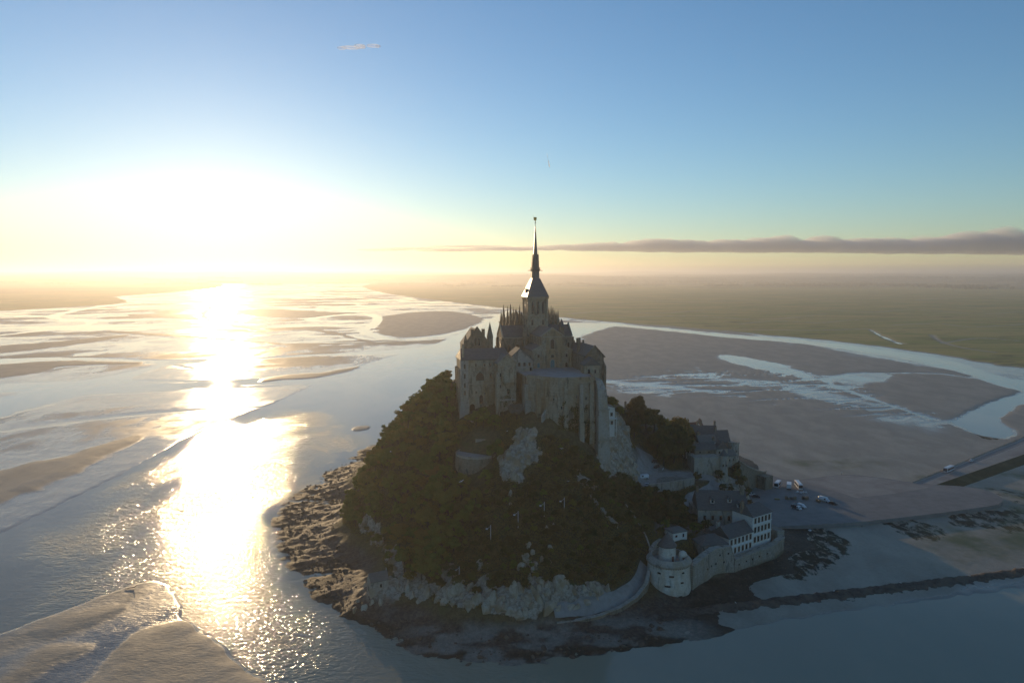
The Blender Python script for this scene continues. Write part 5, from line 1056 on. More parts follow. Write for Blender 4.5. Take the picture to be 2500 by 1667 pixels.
# foreshore: boulders one by one, rubble as a mass
SKIRT = [(-104, 500), (-120, 440), (-126, 385), (-122, 350), (-108, 315), (-92, 286), (-76, 262), (-56, 244), (-36, 224), (-10, 214), (20, 218), (50, 230), (60, 244), (45, 243), (20, 233), (-10, 231), (-34, 240), (-46, 246), (-60, 262), (-74, 298), (-86, 330), (-90, 380), (-92, 440)]
for x, y in scatter(SKIRT, 200, 2.2):
    s = random.uniform(.5, 1.5); place_rock('boulder', SR, x, y, max(ground(x, y), -.2) + .05, s, 'dark weedy boulder lying on the rocky foreshore', 'boulder', 'boulders on the foreshore')
def rubble(name, poly, n, smin, smax, mat, zoff=.0, lift=None):
    base = rock_mesh('tmp', 300, mat, 1, 6, (1, .85, .6)); bv = np.array([v.co[:] for v in base.vertices]); bf = np.array([p.vertices[:] for p in base.polygons]); bpy.data.meshes.remove(base)
    P = np.array(poly); lo, hi = P.min(0), P.max(0); pts = RNG.uniform(lo, hi, (n * 4, 2)); pts = pts[poly_sd(pts[:, 0], pts[:, 1], poly) > 0]
    cl = fbm(pts[:, 0] / 9, pts[:, 1] / 6, 91, 3) - .12 * (pts[:, 0] > -35); pts = pts[RNG.uniform(0.36, .62, len(pts)) < cl][:n]
    Vs, Fs = [], []
    for k, (x, y) in enumerate(pts):
        s = smin + (smax - smin) * RNG.random() ** 2.5; a = RNG.uniform(0, 6.28); c, d = math.cos(a), math.sin(a)
        v = bv * s * RNG.uniform(.7, 1.3, 3); v = np.stack([v[:, 0] * c - v[:, 1] * d, v[:, 0] * d + v[:, 1] * c, v[:, 2]], 1)
        z = lift(x, y) if lift else max(ground(x, y), -.25); Vs.append(v + [x, y, z + zoff]); Fs.append(bf + k * len(bv))
    return tag(link(name, np_mesh(name, np.vstack(Vs), np.vstack(Fs), mat)), kind='stuff')
rubble('shore_rubble', SKIRT, 6000, .16, .6, WEEDROCK)
rubble('mud_stones', [(58, 246), (75, 247), (100, 268), (124, 292), (132, 318), (124, 318), (112, 300), (90, 282), (72, 262)], 900, .15, .5, WEEDROCK)
# weed-covered dyke running out across the mud
def dyke():
    far = spline([(1500, 1402), (1560, 1400), (1700, 1384), (1850, 1366), (2000, 1348), (2180, 1328), (2352, 1306), (2700, 1262)], 8); near = spline([(1500, 1440), (1560, 1436), (1700, 1418), (1850, 1398), (2000, 1380), (2180, 1356), (2352, 1333), (2700, 1290)], 8)
    A = np.array([on_level(*q, 0)[:2] for q in far]); B = np.array([on_level(*q, 0)[:2] for q in near])
    # resample finely along and across
    L = np.concatenate([[0], np.cumsum(np.linalg.norm(np.diff(A, axis=0), axis=1))]); s = np.arange(0, L[-1], .8)
    A = np.stack([np.interp(s, L, A[:, i]) for i in (0, 1)], 1); B = np.stack([np.interp(s, L, B[:, i]) for i in (0, 1)], 1)
    t = np.linspace(0, 1, 12); V = A[:, None] * (1 - t)[None, :, None] + B[:, None] * t[None, :, None]; V = V.reshape(-1, 2); tt = np.tile(t, len(s))
    prof = np.interp(tt, [0, .12, .3, .5, 1], [-.1, 1.3, 1.5, 1.0, -.3]); z = prof + (fbm(V[:, 0] / 2.2, V[:, 1] / 2.2, 95, 4) - .5) * 1.5 * (tt > .02)
    n = 12; i = (np.arange(len(s) - 1)[:, None] * n + np.arange(n - 1)[None]).ravel()
    me = np_mesh('stone_dyke', np.column_stack([V, z]), np.stack([i, i + n, i + n + 1, i + 1], 1), WEEDROCK)
    tag(link('stone_dyke', me), 'long dark weed-covered stone dyke crossing the mud to the right', 'dyke')
    return V.reshape(len(s), n, 2), z.reshape(len(s), n)
DY, DZ = dyke()

# ================================================================ trees
def make_leaf(name, c0, c1, c2, trans=.35):
    m = bpy.data.materials.new(name); m.use_nodes = True; t = m.node_tree; t.nodes.clear(); g = NG(t); out = g.n('ShaderNodeOutputMaterial')
    oi = g.n('ShaderNodeObjectInfo'); n = g.noise(g.pos(), .35, 4, .6); col = g.mix(g.val(n, .35, .65), c0, c1); col = g.mix(g.val(oi.outputs['Random'], .45, 1.), col, c2)
    d = g.n('ShaderNodeBsdfDiffuse'); tr = g.n('ShaderNodeBsdfTranslucent'); mx = g.n('ShaderNodeMixShader'); mx.inputs[0].default_value = trans
    g.l(col, d.inputs[0]); g.l(col, tr.inputs[0]); g.l(d.outputs[0], mx.inputs[1]); g.l(tr.outputs[0], mx.inputs[2]); g.l(mx.outputs[0], out.inputs[0]); MATS[name] = m; return m
LEAF = make_leaf('leaf_green', (.115, .158, .034), (.185, .22, .048), (.20, .195, .045), .38)
LEAFD = make_leaf('leaf_dark', (.075, .084, .026), (.12, .122, .038), (.13, .10, .038))
LEAFB = make_leaf('leaf_brown', (.15, .118, .046), (.21, .165, .066), (.16, .165, .046))
LEAFY = make_leaf('leaf_yellow', (.20, .19, .042), (.27, .23, .055), (.24, .17, .046), .38)
LEAFS = make_leaf('leaf_silver', (.14, .145, .12), (.22, .22, .19), (.17, .17, .14), .2)
BARK = mottled('bark', (.05, .04, .03), (.10, .085, .065), 1.5, .95, None, .05)
def leaf_quads(C, size, rg, N=None):
    """leaf sprays; N leans their faces outwards as a crown holds its leaves"""
    n = len(C); nn = rg.normal(size=(n, 3)); nn /= np.linalg.norm(nn, axis=1)[:, None]
    if N is not None: nn = nn * .55 + N
    nn /= np.linalg.norm(nn, axis=1)[:, None]; a = rg.normal(size=(n, 3)); a -= (a * nn).sum(1)[:, None] * nn; a /= np.linalg.norm(a, axis=1)[:, None]; b = np.cross(nn, a)
    s = size * rg.uniform(.6, 1.35, (n, 1)); a = a * s; b = b * s * .75
    V = np.stack([C - a, C - b * .9, C + a, C + b], 1).reshape(-1, 3); return V, np.arange(4 * n).reshape(-1, 4)
def crown_mesh(name, seed, rx, rz, zc, nb, nl, size, mat):
    """clumps of leaves set through an uneven crown"""
    rg = np.random.default_rng(seed); C = []; N = []; lean = rg.normal(size=2) * rx * .12; cz = np.array([0, 0, zc])
    for k in range(nb):
        u = rg.normal(size=3); u /= np.linalg.norm(u); u[2] = abs(u[2]) * .95 - .3 if rg.random() < .85 else u[2]
        f = rg.uniform(.5, 1.05); c = np.array([u[0] * rx * f + lean[0] * u[2], u[1] * rx * f + lean[1] * u[2], zc + u[2] * rz * f]); r = rg.uniform(.20, .40) * rx
        q = rg.normal(size=(nl, 3)); q /= np.linalg.norm(q, axis=1)[:, None]; N.append(q * .8 + (c - cz) / rx * .5 + [0, 0, .35]); q = q * (rg.random((nl, 1)) ** .3) * r; q[:, 2] *= .72; C.append(c + q)
    V, F = leaf_quads(np.vstack(C), size, rg, np.vstack(N)); return np_mesh(name, V, F, mat)
def trunk_mesh(name, seed, h, r):
    rg = np.random.default_rng(seed); m = MB(); top = (rg.uniform(-.3, .3), rg.uniform(-.3, .3), h * .6); m.tube((0, 0, -1.2), top, r, r * .55, 7)
    for k in range(6):
        a = rg.uniform(0, 6.28); L = h * rg.uniform(.25, .4); z = h * rg.uniform(.32, .58); b = (top[0] * z / (h * .6), top[1] * z / (h * .6), z)
        m.tube(b, (b[0] + math.cos(a) * L * .8, b[1] + math.sin(a) * L * .8, z + L * .7), r * .42, r * .1, 5)
    return m.mesh(name, BARK)
def tree_protos(key, mat, n, rx, rz, h, nb, nl, size):
    return [(crown_mesh('crown', key * 10 + i, rx, rz, h - rz * .8, nb, nl, size, mat), trunk_mesh('trunk', key * 10 + i, h, rx * .09)) for i in range(n)]
TP = {'green': tree_protos(1, LEAF, 5, 2.9, 3.2, 6.8, 22, 80, .32), 'yellow': tree_protos(2, LEAFY, 3, 2.9, 3.2, 6.8, 22, 80, .32), 'brown': tree_protos(3, LEAFB, 4, 2.3, 2.0, 4.2, 22, 60, .30),
      'dark': tree_protos(4, LEAFD, 4, 2.4, 2.1, 4.4, 24, 62, .30), 'big': tree_protos(5, LEAFD, 4, 5.2, 6.4, 14, 40, 95, .46), 'bigy': tree_protos(6, LEAFY, 2, 5.0, 6.2, 14, 40, 90, .46), 'silver': tree_protos(7, LEAFS, 1, 3.2, 3.0, 7, 26, 90, .3)}
def tree(kind, name, label, x, y, s, group=None, z=None, sz=1.):
    cr, tk = random.choice(TP[kind]); z = ground(x, y) if z is None else z
    T = thing(name, label, 'tree' if 'shrub' not in name else 'shrub', (x, y, z - .1), random.uniform(0, 6.28), group); T.scale = (s, s, s * sz)
    link('crown', cr, T); link('trunk', tk, T); return T
# where nothing grows
FOOT = [[abbey_pt(*q) for q in P] for P in ([(-22, -70), (16, -77), (24, -60), (25, 10), (20, 45), (-15, 45), (-43, 14), (-50, -24), (-51, -43), (-24, -52)],)]
KEEP = [(62.6, 268.2, 10.5), (69.8, 287.5, 5.5), (83.5, 283.5, 8), (96, 313, 13), (103, 300, 10), (96, 292, 9), (89, 296, 6), (101.5, 361, 11), (106, 375, 7), (112, 392, 7), (119, 390, 6), (107, 402, 6), (73.5, 420, 7), (84, 418, 5), (93.5, 405, 6.5), (96, 372, 4), (125, 388, 5), (-51.5, 257, 5), (1100, 0, 0)]
VP = hit(1100, 1062); KEEP += [(VP[0] - 1, VP[1] + 5, 11), (VP[0] - 1, VP[1] - 7, 7.5)]
LANES = [[(54, 270), (50.5, 263), (45.5, 256.5), (38, 250.5), (30, 246), (22, 243), (15, 241.5)], [(62, 334), (68, 341), (78, 347.5), (90, 352), (101, 354), (105, 351), (102, 345), (95, 338.5), (88, 332), (84, 326), (82, 318)], [(66, 334), (68, 344), (71, 355), (70, 364)]]
def free(x, y, m=0.):
    if ground(x, y) < 7.0: return False
    for P in FOOT:
        if poly_sd(np.array([x]), np.array([y]), P)[0] > -1.0 - m: return False
    if any(math.hypot(x - a, y - b) < r + m for a, b, r in KEEP): return False
    for L in LANES:
        if min(math.hypot(x - a, y - b) for a, b in spline(L, 4)) < 4.0 + m: return False
    ix, iy = int((x - GX0) / GS), int((y - GY0) / GS)
    if poly_sd(np.array([x]), np.array([y]), CRAGS[0])[0] > -2.6: return False
    return rockm[iy, ix] < .45 or random.random() < .12
LMW = [((-24, 327), 'under the fortress wing'), ((VP[0], VP[1]), 'round the garden bastion'), ((-48, 266), 'above the shore chapel'), ((-74, 325), 'at the northern cliff foot'), ((-40, 340), 'round the large tree topping it'), ((-14, 316), 'below the stair wall'), ((-56, 296), 'above the northern foreshore'), ((-62, 345), 'on the far northern brow'), ((-26, 272), 'midway between chapel and garden bastion')]
LMS = [((8, 308), 'round the bare crag'), ((34, 281), 'beside the broken dry stone wall'), ((45, 262), 'above the curling ramp'), ((28, 308), 'under the terrace buttresses'), ((-2, 262), 'between the lamp masts and cliff band'), ((-18, 256), 'above the cliff band nearest the chapel'), ((50, 300), 'below the steep buttress cliff'), ((52, 284), 'along the snaking thin wall'), ((16, 285), 'among the lamp masts'), ((24, 256), 'above the cliff band nearest the ramp')]
def where(x, y, lm): return min(lm, key=lambda q: math.hypot(x - q[0][0], y - q[0][1]))[1]
def plant(region, n, dmin, fn):
    out = []
    P = np.array(region); lo, hi = P.min(0), P.max(0)
    for _ in range(n * 40):
        if len(out) >= n: break
        x, y = random.uniform(lo[0], hi[0]), random.uniform(lo[1], hi[1])
        if any((x - a) ** 2 + (y - b) ** 2 < dmin * dmin for a, b in out): continue
        if poly_sd(np.array([x]), np.array([y]), region)[0] < 0 or not free(x, y): continue
        out.append((x, y)); fn(x, y)
    return out
WOOD = [(-84, 352), (-80, 318), (-62, 296), (-48, 274), (-40, 256), (-26, 252), (-20, 268), (-10, 285), (-4, 300), (-6, 312), (-22, 322), (-26, 345), (-40, 372), (-70, 380)]
def wood_tree(x, y):
    k = random.choices(['green', 'yellow', 'brown'], [.64, .22, .14])[0]
    wh = where(x, y, LMW); lb = {'green': 'bushy green', 'yellow': 'yellowish-green', 'brown': 'low brownish'}[k] + ' tree of the slope wood, ' + wh
    tree(k, 'wood_tree', lb, x, y, random.choice([.6, .75, .9, 1.05, 1.3, 1.5]) * random.uniform(.9, 1.1), k + ' trees of the wood ' + wh)
plant(WOOD, 270, 3.4, wood_tree)
SCRUB = [(-30, 250), (-18, 246), (0, 244), (20, 250), (40, 256), (50, 268), (56, 284), (60, 300), (58, 316), (50, 312), (42, 316), (30, 312), (18, 312), (6, 313), (-6, 302), (-10, 285), (-20, 268)]
def scrub_tree(x, y):
    k = random.choices(['dark', 'brown', 'green'], [.55, .3, .15])[0]
    wh = where(x, y, LMS); lb = {'dark': 'low dark shrub', 'brown': 'low brown shrub', 'green': 'small green tree'}[k] + ' in slope scrub ' + wh
    tree(k, 'scrub_shrub' if k != 'green' else 'scrub_tree', lb, x, y, random.uniform(.5, .95) * (1 if k != 'green' else .6), k + ' plants of the scrub ' + wh)
plant(SCRUB, 280, 3.0, scrub_tree)
COURT = [(52, 296), (64, 296), (72, 306), (84, 306), (86, 322), (78, 330), (66, 325), (58, 322)]
plant(COURT, 45, 3.0, lambda x, y: tree(random.choice(['dark', 'dark', 'brown']), 'court_shrub', 'dark shrub on the bank below the inner court', x, y, random.uniform(.6, 1.15), 'shrubs under the inner court'))
# big trees above the lane and behind the abbey
for x, y, s, k in ((78, 366, 1.05, 'big'), (84, 370, 1.2, 'big'), (89, 374, 1.25, 'big'), (93, 366, 1.05, 'big'), (86, 362, .95, 'big'), (80, 359, .8, 'big'), (74, 378, 1.1, 'big'), (68, 376, .95, 'big'), (70, 386, 1.0, 'big'), (79, 381, 1.1, 'big'), (66, 368, .8, 'big'), (97, 380, .9, 'big'), (90, 383, 1.05, 'big')):
    tree(k, 'tall_tree', 'tall dark tree in the grove between inner court and town', x, y, s, 'grove above the inner court')
tree('bigy', 'tall_tree', 'tall tree with sunlit golden crown standing over the grove', 93, 379, 1.32); tree('bigy', 'tall_tree', 'round golden-green tree close against the abbot lodging', 54, 372, .62, None, ground(54, 372) - 2.5); tree('bigy', 'tall_tree', 'smaller golden-green tree beside the round one by abbot lodging', 59, 374, .5, None, ground(59, 374) - 2)
tree('bigy', 'tall_tree', 'green tree with orange-lit edge at grove side', 85, 377, 1.12)
tree('green', 'lone_tree', 'large round tree topping the wood beside the fortress wing', -36, 339, 1.75); tree('green', 'lone_tree', 'tree leaning against the large round one atop the wood', -41, 338, 1.35)
p = hit(1187, 965); tree('silver', 'silver_tree', 'silvery grey-leaved tree below the terrace wall', p[0], p[1], 1.15)
for dx, dy, s in ((1650, 1100, .9), (1600, 1105, .8), (1500, 1140, 1.0), (1560, 1165, 1.2), (1545, 1195, 1.2), (1565, 1185, 1.1), (1620, 1215, .8), (1600, 1225, .8)):
    x, y, z = hit(dx, dy); tree('dark', 'lane_shrub', 'dark round shrub beside the lanes below the grove', x, y, s * 1.2, 'shrubs beside the lanes')
BANK = [(100, 326), (112, 330), (124, 344), (132, 366), (124, 378), (116, 366), (108, 348), (100, 338)]
plant(BANK, 26, 3.2, lambda x, y: tree(random.choice(['dark', 'brown']), 'cliff_shrub', 'shrub clinging to the town cliff above the car park', x, y, random.uniform(.5, .95), 'shrubs on the town cliff'))
GARDEN = [(66, 280), (78, 286), (82, 296), (76, 304), (66, 300), (62, 290)]
plant(GARDEN, 14, 2.8, lambda x, y: tree(random.choice(['dark', 'green']), 'garden_shrub', 'low shrub in the rampart garden near the white hut', x, y, random.uniform(.45, .7), 'shrubs in the rampart garden'))
TOWNG = [(88, 376), (100, 384), (118, 380), (122, 372), (112, 364), (100, 392), (96, 398), (104, 410), (112, 404)]
for x, y in TOWNG:
    if not any(math.hypot(x - a, y - b) < r - 2.5 for a, b, r in KEEP): tree('dark', 'town_tree', 'dark tree squeezed between houses of the upper town', x, y, random.uniform(.9, 1.3), 'trees between the town houses')
# undergrowth: leaves close to the ground, one mass
def undergrowth():
    rg = np.random.default_rng(5); m = (rockm < .5) & (ZB > 6.2) & (XX < 92) & (YY < 375) & (earth < .3)
    for P in FOOT: m &= poly_sd(XX, YY, P) < -.3
    for a, b, r in KEEP: m &= np.hypot(XX - a, YY - b) > r
    for L in LANES:
        for a, b in spline(L, 4): m &= np.hypot(XX - a, YY - b) > 3.4
    iy, ix = np.where(m); k = rg.integers(0, len(ix), 100000); x = XX[iy[k], ix[k]] + rg.uniform(-.6, .6, len(k)); y = YY[iy[k], ix[k]] + rg.uniform(-.6, .6, len(k))
    z = ZI[iy[k], ix[k]] + rg.random(len(k)) * (.3 + 1.5 * fbm(x / 6, y / 6, 97, 3)); C = np.stack([x, y, z], 1); N = np.tile([-.1, -.35, .75], (len(C), 1))
    V, F = leaf_quads(C, .34, rg, N); tag(link('undergrowth', np_mesh('undergrowth', V, F, LEAFB)), kind='stuff')
undergrowth()
# ivy on the terrace walls
def ivy(label, u0, u1, z0, z1, v, n, seed):
    rg = np.random.default_rng(seed); u = rg.uniform(u0, u1, n); z = z0 + (z1 - z0) * rg.random(n) ** 1.6; k = fbm(u / 2.2, z / 3.0, seed, 4) > .36 + .30 * (z - z0) / (z1 - z0); u, z = u[k], z[k]
    T, o = abbey_part('ivy', label, 'ivy', (u0 + u1) / 2, v, z0); C = np.stack([u - o[0], -.15 - rg.random(len(u)) * .35, z - o[2]], 1); V, F = leaf_quads(C, .26, rg); link('leaves', np_mesh('leaves', V, F, LEAFD), T)
    MB().tube((0, 0, -1), (.3, -.1, (z1 - z0) * .4), .12, .04, 5).build('stem', BARK, T)
ivy('dark ivy spreading up the front of the terrace wall', -8.5, 1.2, 52, 72, -68.3, 5200, 3)
ivy('ivy patch between slim buttress and great buttress', 3.3, 8.8, 50, 68, -69.4, 2600, 5)
ivy('ivy on the wall under the narrow gabled lodging', -31, -23, 58, 74, -48.3, 2200, 7)
# ================================================================ vehicles and small things
TYRE = plain('tyre_rubber', (.018, .018, .018), .8, .2); RIM = plain('wheel_rim', (.35, .35, .36), .4, .5, .6)
GLASS, _t, _b = nodes('vehicle_glass'); _b.inputs['Base Color'].default_value = (.012, .015, .018, 1); _b.inputs['Roughness'].default_value = .08
LAMPR = plain('tail_lamp', (.35, .02, .015), .3); LAMPW = plain('head_lamp', (.75, .75, .72), .2)
CARW = plain('car_white', (.70, .71, .72), .3); CARD = plain('car_dark', (.030, .033, .040), .3); CARK = plain('car_black', (.015, .015, .016), .35); BUSB = plain('bus_grey', (.10, .105, .115), .35)
TYRE_ME = [None]
def wheel(T, x, y, r=.33, wd=.22):
    key = (round(r, 2), round(wd, 2))
    if not isinstance(TYRE_ME[0], dict): TYRE_ME[0] = {}
    if key not in TYRE_ME[0]:
        TYRE_ME[0][key] = (MB().tube((-wd / 2, 0, 0), (wd / 2, 0, 0), r, n=16).mesh('tyre', TYRE), MB().tube((-wd / 2 - .01, 0, 0), (wd / 2 + .01, 0, 0), r * .58, n=12).mesh('rim', RIM))
    a, b = TYRE_ME[0][key]; w_ = link('wheel', a, T, (x, y, r)); link('rim', b, w_); return w_
def loft(rows):
    """rows: (y, half_width, [(z, k)...]) cross-sections from rear to front; k scales the half width"""
    vs, fs = [], []; n = len(rows[0][2]) * 2
    for y, hw, prof in rows:
        vs += [(-hw * k, y, z) for z, k in prof] + [(hw * k, y, z) for z, k in reversed(prof)]
    for i in range(len(rows) - 1):
        for j in range(n): fs.append((i * n + j, i * n + (j + 1) % n, (i + 1) * n + (j + 1) % n, (i + 1) * n + j))
    fs += [tuple(range(n)), tuple(range((len(rows) - 1) * n, len(rows) * n))]
    return MB().add(vs, fs)
def car(label, x, y, z, rz, paint, estate=False, group=None):
    """front towards local -y"""
    T = thing('parked_car', label, 'car', (x, y, z), R(rz), group)
    lo = lambda h: [(.25, .94), (.55, 1.0), (h, .96)]
    loft([(2.15, .78, lo(.72)), (1.9, .86, lo(.9)), (.9, .88, lo(.95)), (-.7, .88, lo(.95)), (-1.7, .86, lo(.82)), (-2.1, .74, lo(.62))]).build('body', paint, T, True)
    rear = 2.0 if estate else 1.75
    loft([(rear, .70, [(.9, 1.1), (.95, 1.06), (1.0, 1.0)]), (rear - .35, .68, [(.9, 1.15), (1.2, 1.05), (1.45, .9)]), (-.1, .68, [(.9, 1.15), (1.2, 1.05), (1.46, .9)]), (-1.05, .70, [(.9, 1.1), (.93, 1.06), (.96, 1.0)])]).build('cabin', paint, T, True)
    for s in (-1, 1):
        MB().add([(s * .79, rear - .5, .98), (s * .79, -.75, .98), (s * .70, -.25, 1.36), (s * .70, rear - .5, 1.36), (s * .75, rear - .5, .98), (s * .75, -.75, .98), (s * .66, -.25, 1.36), (s * .66, rear - .5, 1.36)], [(0, 1, 2, 3), (4, 5, 6, 7), (0, 4, 5, 1), (1, 5, 6, 2), (2, 6, 7, 3), (3, 7, 4, 0)]).build('side_window', GLASS, T)
        for yy in (1.3, -1.3): wheel(T, s * .78, yy)
        MB().box(s * .62 - .15, s * .62 + .15, -2.1, -1.98, .56, .70).build('headlight', LAMPW, T); MB().box(s * .64 - .13, s * .64 + .13, 2.05, 2.17, .6, .76).build('tail_light', LAMPR, T)
    MB().add([(-.66, -1.04, .98), (.66, -1.04, .98), (.56, -.22, 1.44), (-.56, -.22, 1.44), (-.66, -1.0, .94), (.66, -1.0, .94), (.56, -.18, 1.40), (-.56, -.18, 1.40)], [(0, 1, 2, 3), (7, 6, 5, 4), (0, 4, 5, 1), (1, 5, 6, 2), (2, 6, 7, 3), (3, 7, 4, 0)]).build('windscreen', GLASS, T)
    MB().add([(-.64, rear + .02, 1.0), (.64, rear + .02, 1.0), (.55, rear - .33, 1.42), (-.55, rear - .33, 1.42), (-.64, rear - .05, 1.0), (.64, rear - .05, 1.0), (.55, rear - .4, 1.42), (-.55, rear - .4, 1.42)], [(0, 1, 2, 3), (7, 6, 5, 4), (0, 4, 5, 1), (1, 5, 6, 2), (2, 6, 7, 3), (3, 7, 4, 0)]).build('rear_window', GLASS, T)
    return T
def van(label, x, y, z, rz, bed=False, L=5.2, H=2.2, name='parked_van', cat='van'):
    T = thing(name, label, cat, (x, y, z), R(rz)); h = L / 2
    sec = lambda top: [(.35, .96), (.9, 1.0), (top, .92)]
    if bed: loft([(-h + 2.2, .98, sec(H - .1)), (-h + .95, .98, sec(H - .1)), (-h + .35, .96, sec(1.25)), (-h, .88, sec(1.0))]).build('cab', CARW, T, True); MB().box(-1.0, 1.0, -h + 2.3, h, .75, .95).box(-1.0, -.92, -h + 2.3, h, .95, 1.3).box(.92, 1.0, -h + 2.3, h, .95, 1.3).box(-1.0, 1.0, -h + 2.25, -h + 2.33, .95, 2.0).build('flatbed', IRON, T); MB().box(-.9, .9, h - .9, h - .1, .95, 2.0).build('tool_crate', BUSB, T)
    else: loft([(h, .94, sec(H - .12)), (h - .2, .98, sec(H)), (-h + 1.6, .98, sec(H)), (-h + .9, .97, sec(1.35)), (-h + .2, .93, sec(1.1)), (-h, .86, sec(.9))]).build('body', CARW, T, True)
    zt = H - .25; a0, a1 = (-h + .38, -h + .93) if bed else (-h + .92, -h + 1.52)
    MB().add([(-.82, a0 - .03, 1.34), (.82, a0 - .03, 1.34), (.76, a1 - .05, zt), (-.76, a1 - .05, zt), (-.82, a0 + .12, 1.3), (.82, a0 + .12, 1.3), (.76, a1 + .1, zt), (-.76, a1 + .1, zt)], [(0, 1, 2, 3), (7, 6, 5, 4), (0, 4, 5, 1), (1, 5, 6, 2), (2, 6, 7, 3), (3, 7, 4, 0)]).build('windscreen', GLASS, T)
    for s in (-1, 1):
        MB().box(s * .965 - .03, s * .965 + .03, a1 + .15, a1 + 1.05, 1.25, H - .4).build('side_window', GLASS, T)
        for yy in (h - 1.0, -h + 1.0): wheel(T, s * .88, yy, .36)
        MB().box(s * .7 - .14, s * .7 + .14, -h - .02, -h + .1, .75, .92).build('headlight', LAMPW, T)
        if not bed: MB().box(s * .85 - .07, s * .85 + .07, h - .03, h + .03, .9, 1.5).build('tail_light', LAMPR, T)
    return T
def bus(label, x, y, z, rz, L=10.5, W=2.5, H=3.1, front=BUSB, body=CARW):
    T = thing('shuttle_bus', label, 'bus', (x, y, z), R(rz)); h = L / 2
    loft([(h, W / 2 * .97, [(.35, .97), (1.2, 1), (H, .95)]), (-h + .3, W / 2, [(.35, .97), (1.2, 1), (H, .95)]), (-h, W / 2 * .92, [(.35, .97), (1.2, 1), (H - .15, .92)])]).build('body', body, T)
    MB().box(-W / 2 + .22, W / 2 - .22, -h + 1, h - .6, H - .01, H + .16).build('roof_unit', body, T)
    MB().box(-W / 2 + .14, W / 2 - .14, -h - .03, -h + .05, 1.0, H - .35).build('windscreen', GLASS, T); MB().box(-W / 2 + .12, W / 2 - .12, h - .04, h + .03, .9, H - .3).build('rear_panel', front, T)
    for s in (-1, 1):
        n = 6
        for i in range(n): y0 = -h + .7 + i * (L - 1.2) / n; MB().box(s * W / 2 * .985 - .035, s * W / 2 * .985 + .035, y0, y0 + (L - 1.2) / n - .18, 1.35, H - .5).build('side_window', GLASS, T)
        for yy in (h - 2.2, -h + 2.0): wheel(T, s * (W / 2 - .16), yy, .48, .28)
        MB().box(s * .85 - .18, s * .85 + .18, -h - .03, -h + .05, .6, .82).build('headlight', LAMPW, T); MB().box(s * 1.0 - .12, s * 1.0 + .12, h - .04, h + .04, .55, .82).build('tail_light', LAMPR, T)
    return T
def trailer(label, x, y, z, rz, L=6.5, W=2.5, H=3.4):
    T = thing('box_trailer', label, 'trailer', (x, y, z), R(rz)); h = L / 2
    MB().box(-W / 2, W / 2, -h, h, 1.0, H).build('box', CARW, T); MB().box(-W / 2 + .2, W / 2 - .2, -h - 1.2, h, .75, .99).build('chassis', IRON, T)
    for s in (-1, 1):
        MB().box(s * W / 4 - W / 4 + .06, s * W / 4 + W / 4 - .06, -h - .06, -h + .01, 1.08, H - .1).build('door', WHITEP, T)
        for yy in (h - 1.0, h - 2.1): wheel(T, s * (W / 2 - .15), yy, .45, .26)
    MB().box(-.95, .95, -h - .1, -h, .55, .8).build('bumper', LAMPR, T)
    return T
def pk(dx, dy): p = on_level(dx, dy, ZP + .02); return p[0], p[1], ZP + .02
ZC = .04
trailer('white box trailer nearest the rampart, doors facing the barracks', *pk(1761, 1116), -21); bus('white shuttle bus with dark front parked between two box trailers', *pk(1786, 1117), -34, 7.5)
trailer('white box trailer standing between two shuttle buses', *pk(1812, 1122), -22, 6.0); bus('long white shuttle bus with dark front beside white bags', *pk(1834, 1119), -9, 10.0)
car('white saloon parked beside a dark estate under the cliff', *pk(1726, 1137), 75, CARW); car('dark estate car parked beside a white saloon', *pk(1737.5, 1142), 62, CARD, True)
van('white flatbed pickup with empty dark bed in the car park', *pk(1829, 1168.5), 28, True, 5.6, 2.1, 'flatbed_truck', 'truck'); van('white van pulled up alongside the flatbed pickup', *pk(1841, 1165), 30, False, 4.8, 1.95)
van('white long van with crates behind, beside a black car', *pk(1893, 1151), 34, False, 6.0, 2.5); car('black estate car parked beside the long white van', *pk(1914, 1158), 42, CARK, True)
def court_z(dx, dy): p = hit(dx, dy); return p[0], p[1], ground(p[0], p[1]) + .16
van('white panel van parked in the inner court under the cliff', *court_z(1477, 1100), -78, False, 5.4, 2.3); car('white estate car at the edge of the inner court', *court_z(1489, 1118), 82, CARW, True)
car('dark car under the trees of the inner court', *court_z(1503, 1064), -40, CARD); car('dark car with pale roof in the court near the trees', *court_z(1508, 1076), -40, CARK)
rd = math.degrees(math.atan2(E3[1] - e0[1], E3[0] - e0[0])) - 90
bus('white bus driving along the causeway with long shadow', *pk(2179, 1082), rd + 180, 11.0); car('car with lit front driving behind the bus on the causeway', *pk(2231, 1059.5), rd + 180, CARW)
